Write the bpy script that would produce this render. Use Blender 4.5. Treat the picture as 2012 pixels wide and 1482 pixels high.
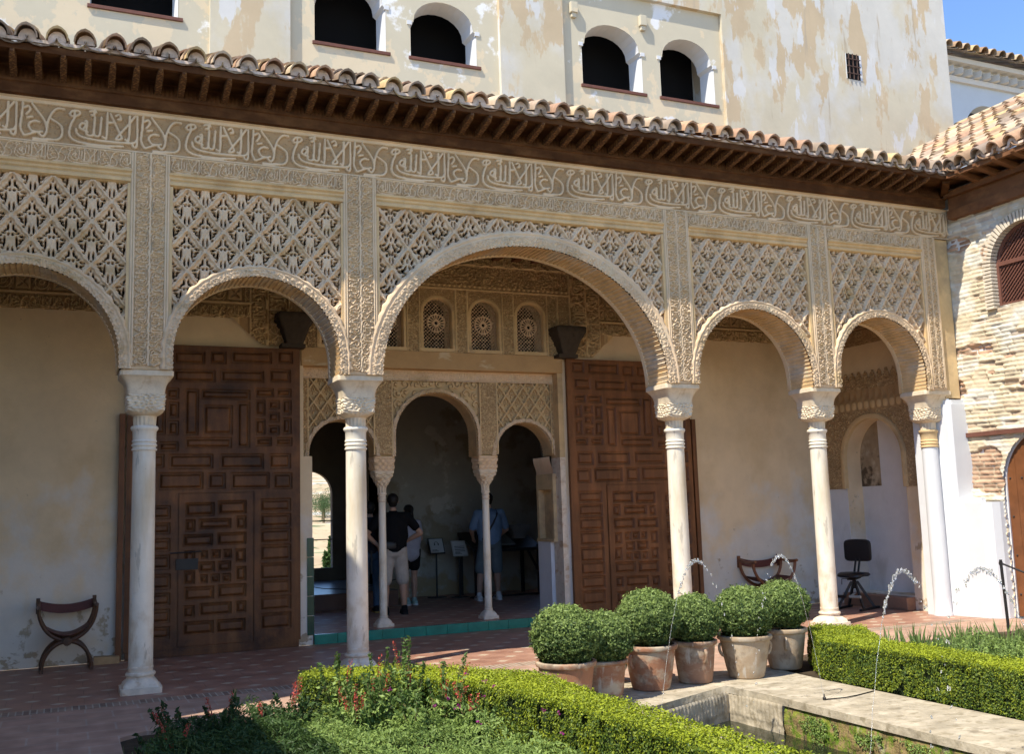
import bpy, math, random
import numpy as np
from mathutils import Vector, Matrix
C = bpy.context
for o in list(bpy.data.objects): bpy.data.objects.remove(o)
random.seed(7); rng = np.random.default_rng(7)
R = math.radians; PI = math.pi
# ------------------------------------------------------------ camera, sky, sun, exposure
YAW, PITCH, ROLL, FPX = R(24.02), R(7.46), R(-1.75), 1980.0
d = Vector((math.sin(YAW)*math.cos(PITCH), math.cos(YAW)*math.cos(PITCH), math.sin(PITCH)))
r0 = Vector((math.cos(YAW), -math.sin(YAW), 0)); u0 = r0.cross(d)
cr = r0*math.cos(ROLL) + u0*math.sin(ROLL); cu = -r0*math.sin(ROLL) + u0*math.cos(ROLL)
cam = bpy.data.cameras.new('camera'); cam_ob = bpy.data.objects.new('camera', cam)
C.scene.collection.objects.link(cam_ob)
M3 = Matrix((cr, cu, -d)).transposed()
cam_ob.matrix_world = Matrix.Translation((0, 0, 1.6)) @ M3.to_4x4()
cam.sensor_width = 36; cam.lens = 36*FPX/2012; cam.clip_start = 0.05; cam.clip_end = 3000
C.scene.camera = cam_ob
C.scene.render.resolution_x = 1024; C.scene.render.resolution_y = 755
SUN = Vector((1, .43, -1.55)).normalized()          # the way the light travels
elev = math.asin(-SUN.z); az = math.atan2(-SUN.x, -SUN.y)   # azimuth of the sun, clockwise from +Y
w = bpy.data.worlds.new('World'); C.scene.world = w; w.use_nodes = True
nt = w.node_tree; bg = nt.nodes['Background']
sky = nt.nodes.new('ShaderNodeTexSky'); sky.sky_type = 'NISHITA'; sky.sun_disc = False
sky.sun_elevation = elev; sky.sun_rotation = az; sky.altitude = 2500; sky.air_density = 1.1; sky.dust_density = 0; sky.ozone_density = 6.0
nt.links.new(sky.outputs[0], bg.inputs[0]); bg.inputs[1].default_value = .09
sl = bpy.data.lights.new('sun', 'SUN'); sl.energy = 2.15; sl.angle = R(.55); sl.color = (1, .93, .80)
so = bpy.data.objects.new('sun', sl); C.scene.collection.objects.link(so)
so.rotation_euler = SUN.to_track_quat('-Z', 'Y').to_euler(); so.location = (-20, -8, 30)
vs = C.scene.view_settings; vs.view_transform = 'Standard'; vs.look = 'None'; vs.gamma = 1; vs.exposure = 1.8
C.scene.cycles.max_bounces = 8; C.scene.cycles.diffuse_bounces = 6; C.scene.cycles.transparent_max_bounces = 12

# ------------------------------------------------------------ helpers
COL = C.scene.collection
def link(o): COL.objects.link(o); return o
def thing(name, label, cat, loc=(0, 0, 0), group=None, kind=None):
    o = link(bpy.data.objects.new(name, None)); o.location = loc; o.empty_display_size = .1
    o['label'] = label; o['category'] = cat
    if group: o['group'] = group
    if kind: o['kind'] = kind
    return o
def tag(o, label, cat, group=None, kind=None):
    o['label'] = label; o['category'] = cat
    if group: o['group'] = group
    if kind: o['kind'] = kind
    return o
def struct(o, kind='structure'): o['kind'] = kind; return o
def put(name, me, mat, parent=None, lab=None):
    o = link(bpy.data.objects.new(name, me))
    if mat is not None:
        me.materials.clear(); me.materials.append(mat)
    if parent is not None:
        o.parent = parent; p = parent; t = Vector((0, 0, 0))
        while p is not None:
            if p.parent is None: t = p.location.copy()
            p = p.parent
        # meshes are written in world coordinates: undo the root's offset
        o.matrix_parent_inverse = Matrix.Translation(-t) if parent.parent is None else Matrix.Identity(4)
    if lab: o['label'] = lab
    return o
def raw(name, V, Q, smooth=False, col=None, tri=False):
    """fast mesh from arrays; Q is (M,4) or (M,3)"""
    V = np.asarray(V, np.float32); Q = np.asarray(Q, np.int32)
    used, inv = np.unique(Q, return_inverse=True); V = V[used]; Q2 = inv.reshape(Q.shape)
    if col is not None and len(col) != len(used): col = np.asarray(col)[used]
    me = bpy.data.meshes.new(name); k = Q.shape[1]
    me.vertices.add(len(V)); me.vertices.foreach_set('co', V.ravel())
    me.loops.add(Q2.size); me.loops.foreach_set('vertex_index', Q2.ravel().astype(np.int32))
    me.polygons.add(len(Q2)); me.polygons.foreach_set('loop_start', np.arange(0, Q2.size, k, dtype=np.int32))
    me.polygons.foreach_set('use_smooth', np.full(len(Q2), smooth))
    me.update(calc_edges=True); me.validate()
    if col is not None:
        a = me.color_attributes.new('Col', 'FLOAT_COLOR', 'POINT')
        c = np.asarray(col, np.float32)
        if c.ndim == 1: c = np.stack([c, c, c], 1)
        c = np.concatenate([c, np.ones((len(c), 1), np.float32)], 1)
        a.data.foreach_set('color', c.ravel())
    return me
class MB:
    def __init__(s): s.v = []; s.f = []; s.c = []
    def add(s, vs, fs, col=None):
        n = len(s.v); s.v += [tuple(v) for v in vs]; s.f += [tuple(i+n for i in f) for f in fs]
        s.c += [col if col is not None else .5]*len(vs)
    def box(s, x0, x1, y0, y1, z0, z1, M=None, col=None):
        vs = [Vector((x, y, z)) for x in (x0, x1) for y in (y0, y1) for z in (z0, z1)]
        if M is not None: vs = [M @ v for v in vs]
        s.add(vs, [(0, 1, 3, 2), (4, 6, 7, 5), (0, 4, 5, 1), (2, 3, 7, 6), (0, 2, 6, 4), (1, 5, 7, 3)], col)
    def bar(s, a, b, w, h, up=(0, 0, 1)):
        a = Vector(a); b = Vector(b); t = (b-a).normalized(); upv = Vector(up)
        if abs(t.dot(upv)) > .98: upv = Vector((0, 1, 0))
        sd = t.cross(upv).normalized(); uu = sd.cross(t)
        vs = [p+sd*i*w/2+uu*j*h/2 for p in (a, b) for i in (-1, 1) for j in (-1, 1)]
        s.add(vs, [(0, 1, 3, 2), (4, 6, 7, 5), (0, 4, 5, 1), (2, 3, 7, 6), (0, 2, 6, 4), (1, 5, 7, 3)])
    def tube(s, pts, rad, n=10, cap=True, ry=None):
        pts = [Vector(p) for p in pts]; m = len(pts)
        rs = rad if isinstance(rad, (list, tuple)) else [rad]*m
        vs = []; fs = []; prev = None
        for i, p in enumerate(pts):
            t = (pts[min(i+1, m-1)]-pts[max(i-1, 0)]).normalized()
            if prev is None:
                a = Vector((0, 0, 1)) if abs(t.z) < .9 else Vector((1, 0, 0))
                prev = t.cross(a).normalized()
            prev = (prev - t*prev.dot(t)).normalized(); b = t.cross(prev)
            for k in range(n):
                an = 2*PI*k/n; vs.append(p+prev*math.cos(an)*rs[i]+b*math.sin(an)*rs[i]*(ry or 1))
        for i in range(m-1):
            for k in range(n):
                k2 = (k+1) % n; fs.append((i*n+k, i*n+k2, (i+1)*n+k2, (i+1)*n+k))
        if cap: fs.append(tuple(range(n-1, -1, -1))); fs.append(tuple((m-1)*n+k for k in range(n)))
        s.add(vs, fs)
    def lathe(s, prof, cx=0, cy=0, n=40, col=None):
        vs = [(cx+r*math.cos(2*PI*k/n), cy+r*math.sin(2*PI*k/n), z) for r, z in prof for k in range(n)]
        fs = [(i*n+k, i*n+(k+1) % n, (i+1)*n+(k+1) % n, (i+1)*n+k) for i in range(len(prof)-1) for k in range(n)]
        fs.append(tuple(range(n-1, -1, -1))); fs.append(tuple((len(prof)-1)*n+k for k in range(n)))
        s.add(vs, fs, col)
    def prism(s, poly, axis, a, b):
        """poly of 2D points extruded along axis (0,1,2) from a to b"""
        n = len(poly)
        def mk(p, t):
            q = list(p); q.insert(axis, t); return tuple(q)
        vs = [mk(p, a) for p in poly]+[mk(p, b) for p in poly]
        fs = [tuple(range(n-1, -1, -1)), tuple(range(n, 2*n))]+[(i, (i+1) % n, n+(i+1) % n, n+i) for i in range(n)]
        s.add(vs, fs)
    def build(s, name, mat, parent=None, smooth=False, lab=None, bevel=0, split=True):
        me = bpy.data.meshes.new(name); me.from_pydata(s.v, [], s.f); me.validate(); me.update()
        import bmesh
        bm = bmesh.new(); bm.from_mesh(me); bmesh.ops.recalc_face_normals(bm, faces=bm.faces)
        if bevel: bmesh.ops.bevel(bm, geom=list(bm.edges), offset=bevel, segments=2, affect='EDGES', profile=.6)
        if smooth:
            for f in bm.faces: f.smooth = True
            for e in bm.edges:
                if len(e.link_faces) == 2 and e.calc_face_angle(0) > R(40): e.smooth = False
        bm.to_mesh(me); bm.free()
        if not bevel:
            a = me.color_attributes.new('Col', 'FLOAT_COLOR', 'POINT')
            c = np.array([(k, k, k, 1) if not isinstance(k, (tuple, list)) else (*k, 1) for k in s.c], np.float32)
            a.data.foreach_set('color', c.ravel())
        return put(name, me, mat, parent, lab)
def evald(o):
    C.view_layer.update(); dg = C.evaluated_depsgraph_get()
    return bpy.data.meshes.new_from_object(o.evaluated_get(dg))
def slab(name, outer, holes, a, b, mat, parent=None, axis=1, lab=None):
    """flat wall: outline with holes, between a and b along axis (1: outline is x,z; 0: outline is y,z; 2: x,y)"""
    cv = bpy.data.curves.new('tmp', 'CURVE'); cv.dimensions = '2D'; cv.fill_mode = 'BOTH'; cv.extrude = abs(b-a)/2
    for poly in [outer]+list(holes):
        sp = cv.splines.new('POLY'); sp.points.add(len(poly)-1)
        for i, p in enumerate(poly): sp.points[i].co = (p[0], p[1], 0, 1)
        sp.use_cyclic_u = True
    o = link(bpy.data.objects.new('tmp', cv)); me = evald(o); bpy.data.objects.remove(o); bpy.data.curves.remove(cv)
    n = len(me.vertices); co = np.empty(n*3, np.float32); me.vertices.foreach_get('co', co); co = co.reshape(-1, 3); m = (a+b)/2
    if axis == 1: new = np.stack([co[:, 0], m-co[:, 2], co[:, 1]], 1)
    elif axis == 0: new = np.stack([m+co[:, 2], co[:, 0], co[:, 1]], 1)
    else: new = np.stack([co[:, 0], co[:, 1], m+co[:, 2]], 1)
    me.vertices.foreach_set('co', new.ravel().astype(np.float32)); me.update(); me.name = name
    return put(name, me, mat, parent, lab)
def relief(name, fn, ur, vr, res, place, mat, parent=None, keep=None, colfn=None, lab=None, cut=None):
    nu = max(2, int(round((ur[1]-ur[0])/res))+1); nv = max(2, int(round((vr[1]-vr[0])/res))+1)
    U, V = np.meshgrid(np.linspace(*ur, nu), np.linspace(*vr, nv), indexing='ij')
    H = fn(U, V); P = place(U, V, H)
    idx = np.arange(nu*nv).reshape(nu, nv)
    Q = np.stack([idx[:-1, :-1], idx[1:, :-1], idx[1:, 1:], idx[:-1, 1:]], -1).reshape(-1, 4)
    if keep is not None:
        k = keep((U[:-1, :-1]+U[1:, 1:])/2, (V[:-1, :-1]+V[1:, 1:])/2).ravel(); Q = Q[k]
    if cut is not None:
        q_ = ((H[:-1, :-1]+H[1:, :-1]+H[1:, 1:]+H[:-1, 1:])/4 < cut).ravel()
        if keep is not None: q_ = q_[k]
        Q = Q[~q_]
    col = None
    if colfn is not None:
        c = colfn(U, V, H); col = c.reshape(-1, 3) if c.ndim == 3 else c.ravel()
    return put(name, raw(name, P.reshape(-1, 3), Q, True, col), mat, parent, lab)
def face_xz(y): return lambda U, V, H: np.stack([U, y-H, V], -1)
def face_yz(x): return lambda U, V, H: np.stack([x-H, U, V], -1)[:, ::1]
def sm(a, b, x): t = np.clip((x-a)/(b-a), 0, 1); return t*t*(3-2*t)
def noise2(U, V, sc, seed=0, oct=3):
    """value noise"""
    out = np.zeros_like(U, dtype=float); amp = 1; tot = 0
    for o in range(oct):
        g = np.random.default_rng(seed+o*17).random((64, 64)); x = U*sc*2**o; y = V*sc*2**o
        xi = np.floor(x).astype(int); yi = np.floor(y).astype(int); fx = x-xi; fy = y-yi
        fx = fx*fx*(3-2*fx); fy = fy*fy*(3-2*fy)
        v = (g[xi % 64, yi % 64]*(1-fx)+g[(xi+1) % 64, yi % 64]*fx)*(1-fy)+(g[xi % 64, (yi+1) % 64]*(1-fx)+g[(xi+1) % 64, (yi+1) % 64]*fx)*fy
        out += v*amp; tot += amp; amp *= .5
    return out/tot

# ------------------------------------------------------------ materials
def mat(name, base, rough=.85, var=.12, vscale=3., bump=.0, bscale=30., spec=.3, patches=None, attr=None, streak=None, metal=0, trans=0):
    """base colour with large soft variation, optional second colour patches, optional vertex attribute mix"""
    m = bpy.data.materials.new(name); m.use_nodes = True; n = m.node_tree; N = n.nodes; L = n.links
    bs = N['Principled BSDF']; bs.inputs['Roughness'].default_value = rough; bs.inputs['Specular IOR Level'].default_value = spec
    bs.inputs['Metallic'].default_value = metal
    tc = N.new('ShaderNodeTexCoord')
    no = N.new('ShaderNodeTexNoise'); no.inputs['Scale'].default_value = vscale; no.inputs['Detail'].default_value = 6; no.inputs['Roughness'].default_value = .65
    L.new(tc.outputs['Object'], no.inputs['Vector'])
    mr = N.new('ShaderNodeMapRange'); mr.inputs[1].default_value = .3; mr.inputs[2].default_value = .7; mr.inputs[3].default_value = 1-var; mr.inputs[4].default_value = 1+var
    L.new(no.outputs['Fac'], mr.inputs[0])
    src = None
    rgb = N.new('ShaderNodeRGB'); rgb.outputs[0].default_value = (*base, 1); src = rgb.outputs[0]
    for pt in (patches or []):
        # (colour, scale(x,y,z), threshold, softness, seed)
        c2, sc, th, so_, seed = pt[:5]
        mp = N.new('ShaderNodeMapping'); mp.inputs['Scale'].default_value = sc; mp.inputs['Location'].default_value = (seed, seed*.7, seed*1.3)
        L.new(tc.outputs['Object'], mp.inputs['Vector'])
        n2 = N.new('ShaderNodeTexNoise'); n2.inputs['Scale'].default_value = 1; n2.inputs['Detail'].default_value = 9; n2.inputs['Roughness'].default_value = .6
        L.new(mp.outputs[0], n2.inputs['Vector'])
        fac = n2.outputs['Fac']
        if len(pt) > 5:      # height dependence: add k*(z-z0)
            k, z0 = pt[5]
            sp = N.new('ShaderNodeSeparateXYZ'); L.new(tc.outputs['Object'], sp.inputs[0])
            ma = N.new('ShaderNodeMath'); ma.operation = 'SUBTRACT'; L.new(sp.outputs['Z'], ma.inputs[0]); ma.inputs[1].default_value = z0
            mb = N.new('ShaderNodeMath'); mb.operation = 'MULTIPLY_ADD'; L.new(ma.outputs[0], mb.inputs[0]); mb.inputs[1].default_value = k; L.new(fac, mb.inputs[2]); fac = mb.outputs[0]
        m2 = N.new('ShaderNodeMapRange'); m2.inputs[1].default_value = th-so_; m2.inputs[2].default_value = th+so_; L.new(fac, m2.inputs[0])
        mx = N.new('ShaderNodeMixRGB'); L.new(m2.outputs[0], mx.inputs[0]); L.new(src, mx.inputs[1]); mx.inputs[2].default_value = (*c2, 1); src = mx.outputs[0]
    if attr:    # vertex attribute 0..1 mixes towards attr colour ('mul' multiplies)
        at = N.new('ShaderNodeAttribute'); at.attribute_name = 'Col'
        if attr == 'mul':
            mx = N.new('ShaderNodeMixRGB'); mx.blend_type = 'MULTIPLY'; mx.inputs[0].default_value = 1; L.new(src, mx.inputs[1]); L.new(at.outputs['Color'], mx.inputs[2]); src = mx.outputs[0]
        elif attr == 'rgb': src = at.outputs['Color']
        else:
            mx = N.new('ShaderNodeMixRGB'); L.new(at.outputs['Fac'], mx.inputs[0]); L.new(src, mx.inputs[1]); mx.inputs[2].default_value = (*attr, 1); src = mx.outputs[0]
    ml = N.new('ShaderNodeMixRGB'); ml.blend_type = 'MULTIPLY'; ml.inputs[0].default_value = 1; L.new(src, ml.inputs[1]); L.new(mr.outputs[0], ml.inputs[2])
    L.new(ml.outputs[0], bs.inputs['Base Color'])
    if bump:
        n3 = N.new('ShaderNodeTexNoise'); n3.inputs['Scale'].default_value = bscale; n3.inputs['Detail'].default_value = 8; L.new(tc.outputs['Object'], n3.inputs['Vector'])
        bp = N.new('ShaderNodeBump'); bp.inputs['Strength'].default_value = bump; bp.inputs['Distance'].default_value = .01
        L.new(n3.outputs['Fac'], bp.inputs['Height']); L.new(bp.outputs[0], bs.inputs['Normal'])
    if trans:
        tl = N.new('ShaderNodeBsdfTranslucent'); L.new(ml.outputs[0], tl.inputs[0]); ms = N.new('ShaderNodeMixShader'); ms.inputs[0].default_value = trans
        L.new(bs.outputs[0], ms.inputs[1]); L.new(tl.outputs[0], ms.inputs[2]); L.new(ms.outputs[0], N['Material Output'].inputs[0])
    return m
STUC = mat('carved_plaster', (.71, .52, .33), .9, .16, 2.2, .35, 90, .15, patches=[((.68, .55, .37), (2.5, 2.5, 1.2), .64, .08, 3), ((.52, .365, .19), (1.5, 1.5, 3), .62, .07, 9)])
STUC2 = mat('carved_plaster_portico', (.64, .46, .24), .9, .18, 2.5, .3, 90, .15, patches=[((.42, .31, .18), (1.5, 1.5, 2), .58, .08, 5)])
MOULD = mat('ochre_moulding', (.66, .46, .235), .85, .15, 5, .3, 60, .15, patches=[((.56, .37, .18), (3, 3, 2), .60, .06, 2)])
SOFF = mat('arch_intrados', (.68, .485, .26), .9, .2, 6, .3, 60, .1, patches=[((.62, .54, .42), (3, 1, 3), .56, .08, 4)])
LINT = mat('ochre_lintel', (.50, .32, .15), .85, .12, 3, .2, 40, .15, patches=[((.60, .46, .28), (2, 2, 5), .66, .02, 7)])
MARB = mat('white_marble', (.76, .70, .58), .5, .08, 4, .12, 50, .3, patches=[((.60, .49, .33), (5, 5, .7), .58, .10, 1), ((.50, .45, .36), (14, 14, 2.5), .64, .02, 8), ((.50, .38, .23), (4, 4, 2.5), .62, .10, 5, (-.22, .75)), ((.40, .36, .30), (40, 40, 40), .72, .02, 15)])
MARB2 = mat('stained_marble', (.70, .61, .48), .6, .15, 9, .3, 60, .25, patches=[((.52, .36, .22), (6, 6, 9), .60, .07, 4)])
CAP = mat('capital_marble', (.68, .57, .41), .7, .15, 8, .2, 60, .2, patches=[((.48, .34, .20), (7, 7, 7), .62, .07, 4)])
WALLB = mat('aged_plaster_wall', (.76, .60, .385), .9, .1, 1.6, .15, 25, .15,
            patches=[((.67, .505, .295), (1.1, 1.1, .8), .60, .1, 21), ((.72, .65, .54), (1.6, 1.6, 1.3), .52, .07, 3, (-.16, 1.1)), ((.42, .33, .22), (6, 6, 9), .66, .03, 41, (-.5, .30)), ((.50, .40, .27), (11, 11, 11), .70, .02, 61), ((.46, .37, .25), (3.6, 3.6, 3.2), .64, .02, 13, (-.05, .8)), ((.34, .25, .16), (3.1, 3.1, 3.1), .80, .02, 31, (-.16, .5))])
WALLI = mat('old_inner_wall', (.40, .36, .29), .9, .12, 1.6, .2, 25, .15, patches=[((.30, .25, .17), (1.6, 1.6, 1.6), .57, .03, 3), ((.36, .27, .15), (1.3, 1.3, 1.3), .60, .03, 6, (-.25, .7)), ((.52, .48, .41), (2, 2, 2), .62, .02, 9)])
CAVSH = mat('cavity_shade', (.05, .04, .032), .95, .2, 4, .2, 30, .1)  # near-black colour standing in for the shade inside the pierced wall
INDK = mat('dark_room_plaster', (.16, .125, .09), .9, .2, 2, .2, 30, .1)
TOW = mat('tower_render', (.56, .50, .37), .9, .08, 1.4, .2, 14, .15,
          patches=[((.575, .55, .49), (.7, .7, .5), .50, .05, 44), ((.52, .41, .27), (1.7, 1.7, .62), .535, .012, 4, (.03, 9)), ((.44, .36, .26), (5, 5, .5), .66, .04, 54), ((.56, .47, .33), (3.2, 3.2, 1.1), .64, .012, 14), ((.60, .585, .55), (2.6, 2.6, .8), .60, .012, 24)])
TOWP = mat('tower_recess_render', (.56, .50, .37), .9, .05, 1.4, .12, 14, .15,
          patches=[((.66, .55, .38), (2.2, 2.2, 1.7), .56, .012, 4, (-.09, 8.3)), ((.76, .75, .72), (1.6, 1.6, 1.6), .60, .02, 24)])
WHITE = mat('whitewash', (.64, .645, .65), .85, .04, 3, .15, 12, .2)
WHITE2 = mat('old_whitewash', (.72, .71, .70), .85, .06, 3, .15, 12, .2, patches=[((.60, .59, .57), (2, 2, 1), .6, .05, 2)])
FARW = mat('far_white_wall', (.50, .54, .58), .85, .05, 1, .1, 12, .2)
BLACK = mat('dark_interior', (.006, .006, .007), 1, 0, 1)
SILL = mat('painted_sill', (.15, .062, .042), .6, .15, 9, .1)
DOOR = mat('walnut_door', (.125, .050, .017), .5, .3, 2.5, .25, 40, .3, patches=[((.20, .085, .028), (9, 9, 1.1), .55, .12, 2), ((.050, .022, .011), (2, 2, 2), .60, .1, 6)])
DOORR = mat('red_brown_door', (.150, .060, .022), .5, .25, 2.5, .25, 40, .3, patches=[((.25, .10, .034), (9, 9, 1.1), .55, .12, 2)])
EAVE = mat('dark_eave_wood', (.080, .033, .013), .8, .25, 6, .2, 40, .1, patches=[((.13, .058, .022), (3, 9, 9), .56, .1, 2)])
RAFT = mat('carved_rafter', (.085, .038, .017), .7, .3, 30, .4, 60, .25, patches=[((.21, .105, .036), (45, 45, 45), .545, .04, 2)])
EAVR = mat('wing_eave_wood', (.16, .070, .030), .65, .25, 6, .2, 40, .25, patches=[((.22, .10, .04), (3, 3, 9), .56, .1, 2)])
TILE = mat('roof_tile', (.46, .38, .30), .85, .2, 9, .3, 40, .15, attr='mul')
MORT = mat('tile_mortar', (.64, .51, .41), .9, .2, 14, .3, 40, .1, patches=[((.34, .28, .22), (9, 9, 9), .60, .05, 2)])
GREENT = mat('green_glazed_tile', (.02, .21, .15), .25, .2, 6, .05, 30, .5)
DGREENT = mat('dark_green_tile', (.012, .06, .035), .25, .3, 6, .05, 30, .5)
GLAZE = mat('ochre_green_glaze', (.33, .20, .04), .2, .2, 5, .05, 30, .5, patches=[((.05, .09, .02), (6, 6, 14), .48, .05, 2)])
TERRA = [mat('terracotta_%s' % k, c, .85, .12, 7, .2, 30, .2, patches=[((.46, .38, .28), (5, 5, 9), .54, .08, 3+i), ((.17, .12, .085), (6, 6, 4), .60, .07, 8+i), ((.50, .45, .38), (14, 14, 3), .66, .04, 23+i)]) for i, (k, c) in enumerate((('red', (.34, .165, .095)), ('pale', (.40, .30, .20)), ('mid', (.31, .18, .115))))]
STONE = mat('coping_stone', (.40, .34, .245), .85, .25, 5, .7, 25, .2, patches=[((.50, .43, .32), (2.5, 5, 1.5), .54, .06, 3), ((.30, .25, .17), (9, 14, 9), .58, .05, 13), ((.24, .20, .14), (4, 4, 4), .66, .05, 8)])
MOSS = mat('mossy_wall', (.26, .19, .085), .9, .3, 19, 1.0, 60, .15, patches=[((.12, .19, .02), (13, 13, 13), .52, .05, 3), ((.22, .24, .04), (19, 19, 9), .58, .04, 5), ((.06, .05, .03), (21, 21, 6), .60, .04, 8), ((.34, .30, .20), (6, 6, 6), .66, .04, 11)])
SOIL = mat('soil', (.06, .045, .03), .95, .3, 9, .8, 30, .1)
IRON = mat('dark_iron', (.018, .016, .015), .5, .2, 9, .1, 30, .4)
BLKP = mat('black_vinyl', (.010, .010, .012), .4, .1, 9, .05, 90, .45)
ALU = mat('worn_roller', (.34, .33, .29), .5, .1, 9)
CHWOOD = mat('chair_walnut', (.085, .042, .022), .5, .25, 8, .1, 40, .35)
CHWOOD2 = mat('chair_red_wood', (.20, .075, .030), .45, .2, 8, .1, 40, .35)
LEATH = mat('oxblood_leather', (.10, .022, .018), .45, .15, 8, .1, 60, .35)
PLAINW = mat('raw_pine', (.42, .27, .13), .7, .2, 6)
SKIN = mat('skin', (.42, .25, .17), .6, .05, 9)
HAIR = mat('dark_hair', (.012, .009, .007), .6, .2, 30)
PAPER = mat('panel_print', (.42, .42, .40), .6, .03, 4)
GREYS = mat('grey_model', (.20, .20, .19), .8, .1, 12)
def cloth(n, c): return mat('cloth_'+n, c, .9, .15, 9, .3, 40, .1)
def glossy_floor():
    """terracotta floor with pale lozenges and joints"""
    m = bpy.data.materials.new('terracotta_floor'); m.use_nodes = True; n = m.node_tree; N = n.nodes; L = n.links; bs = N['Principled BSDF']
    tc = N.new('ShaderNodeTexCoord'); sp = N.new('ShaderNodeSeparateXYZ'); L.new(tc.outputs['Object'], sp.inputs[0])
    def math_(op, a, b=None, c=None):
        q = N.new('ShaderNodeMath'); q.operation = op
        for i, v in enumerate((a, b, c)):
            if v is None: continue
            if isinstance(v, (int, float)): q.inputs[i].default_value = v
            else: L.new(v, q.inputs[i])
        return q.outputs[0]
    # hexagon-like field: lozenges on a brick-offset lattice .36 x .30
    yy = math_('DIVIDE', sp.outputs['Y'], .27); row = math_('FLOOR', yy); fy = math_('SUBTRACT', math_('FRACT', yy), .5)
    xo = math_('MULTIPLY', math_('MODULO', math_('ABSOLUTE', row), 2), .5)
    xx = math_('ADD', math_('DIVIDE', sp.outputs['X'], .43), xo); fx = math_('SUBTRACT', math_('FRACT', xx), .5)
    dd = math_('ADD', math_('DIVIDE', math_('ABSOLUTE', fx), .17), math_('DIVIDE', math_('ABSOLUTE', fy), .19))
    loz = math_('LESS_THAN', dd, 1.)
    j1 = math_('LESS_THAN', math_('ABSOLUTE', math_('SUBTRACT', math_('ABSOLUTE', fx), .5)), .008)
    j2 = math_('LESS_THAN', math_('ABSOLUTE', math_('SUBTRACT', math_('ABSOLUTE', fy), .5)), .016)
    jj = math_('MAXIMUM', j1, j2)
    no = N.new('ShaderNodeTexNoise'); no.inputs['Scale'].default_value = 3.5; no.inputs['Detail'].default_value = 7; L.new(tc.outputs['Object'], no.inputs['Vector'])
    cr_ = N.new('ShaderNodeValToRGB'); cr_.color_ramp.elements[0].position = .3; cr_.color_ramp.elements[0].color = (.26, .125, .085, 1); cr_.color_ramp.elements[1].position = .7; cr_.color_ramp.elements[1].color = (.44, .25, .17, 1)
    L.new(no.outputs['Fac'], cr_.inputs[0])
    m1 = N.new('ShaderNodeMixRGB'); L.new(loz, m1.inputs[0]); L.new(cr_.outputs[0], m1.inputs[1]); m1.inputs[2].default_value = (.50, .41, .30, 1)
    m2 = N.new('ShaderNodeMixRGB'); L.new(math_('MULTIPLY', jj, .5), m2.inputs[0]); L.new(m1.outputs[0], m2.inputs[1]); m2.inputs[2].default_value = (.14, .08, .06, 1)
    L.new(m2.outputs[0], bs.inputs['Base Color'])
    r_ = N.new('ShaderNodeMapRange'); r_.inputs[3].default_value = .35; r_.inputs[4].default_value = .7; L.new(no.outputs['Fac'], r_.inputs[0]); L.new(r_.outputs[0], bs.inputs['Roughness'])
    bp = N.new('ShaderNodeBump'); bp.inputs['Strength'].default_value = .35; bp.inputs['Distance'].default_value = .01; n3 = N.new('ShaderNodeTexNoise'); n3.inputs['Scale'].default_value = 9; L.new(tc.outputs['Object'], n3.inputs['Vector'])
    L.new(n3.outputs['Fac'], bp.inputs['Height']); L.new(bp.outputs[0], bs.inputs['Normal'])
    return m
def brick_floor(name, c1, c2, cm, bw, bh, rot=0, mortar=.012, rough=.8, offs=.5):
    m = bpy.data.materials.new(name); m.use_nodes = True; n = m.node_tree; N = n.nodes; L = n.links; bs = N['Principled BSDF']
    tc = N.new('ShaderNodeTexCoord'); mp = N.new('ShaderNodeMapping'); mp.inputs['Rotation'].default_value = (0, 0, rot); L.new(tc.outputs['Object'], mp.inputs[0])
    b = N.new('ShaderNodeTexBrick'); b.inputs['Scale'].default_value = 1; b.inputs['Brick Width'].default_value = bw; b.inputs['Row Height'].default_value = bh; b.inputs['Mortar Size'].default_value = mortar
    b.inputs['Color1'].default_value = (*c1, 1); b.inputs['Color2'].default_value = (*c2, 1); b.inputs['Mortar'].default_value = (*cm, 1); b.offset = offs
    L.new(mp.outputs[0], b.inputs['Vector'])
    no = N.new('ShaderNodeTexNoise'); no.inputs['Scale'].default_value = 4; no.inputs['Detail'].default_value = 7; L.new(tc.outputs['Object'], no.inputs['Vector'])
    mr = N.new('ShaderNodeMapRange'); mr.inputs[1].default_value = .3; mr.inputs[2].default_value = .7; mr.inputs[3].default_value = .75; mr.inputs[4].default_value = 1.2; L.new(no.outputs['Fac'], mr.inputs[0])
    ml = N.new('ShaderNodeMixRGB'); ml.blend_type = 'MULTIPLY'; ml.inputs[0].default_value = 1; L.new(b.outputs[0], ml.inputs[1]); L.new(mr.outputs[0], ml.inputs[2])
    L.new(ml.outputs[0], bs.inputs['Base Color']); bs.inputs['Roughness'].default_value = rough; bs.inputs['Specular IOR Level'].default_value = .2
    bp = N.new('ShaderNodeBump'); bp.inputs['Strength'].default_value = .4; bp.inputs['Distance'].default_value = .008; L.new(b.outputs['Fac'], bp.inputs['Height']); bp.invert = True; L.new(bp.outputs[0], bs.inputs['Normal'])
    return m
FLOOR = glossy_floor()
BORDER = brick_floor('herringbone_border', (.36, .25, .18), (.22, .15, .11), (.42, .36, .28), .30, .055, R(90), .006)
WALK = brick_floor('walk_tiles', (.44, .29, .21), (.38, .24, .175), (.42, .32, .25), .42, .28, 0, .008)
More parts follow.
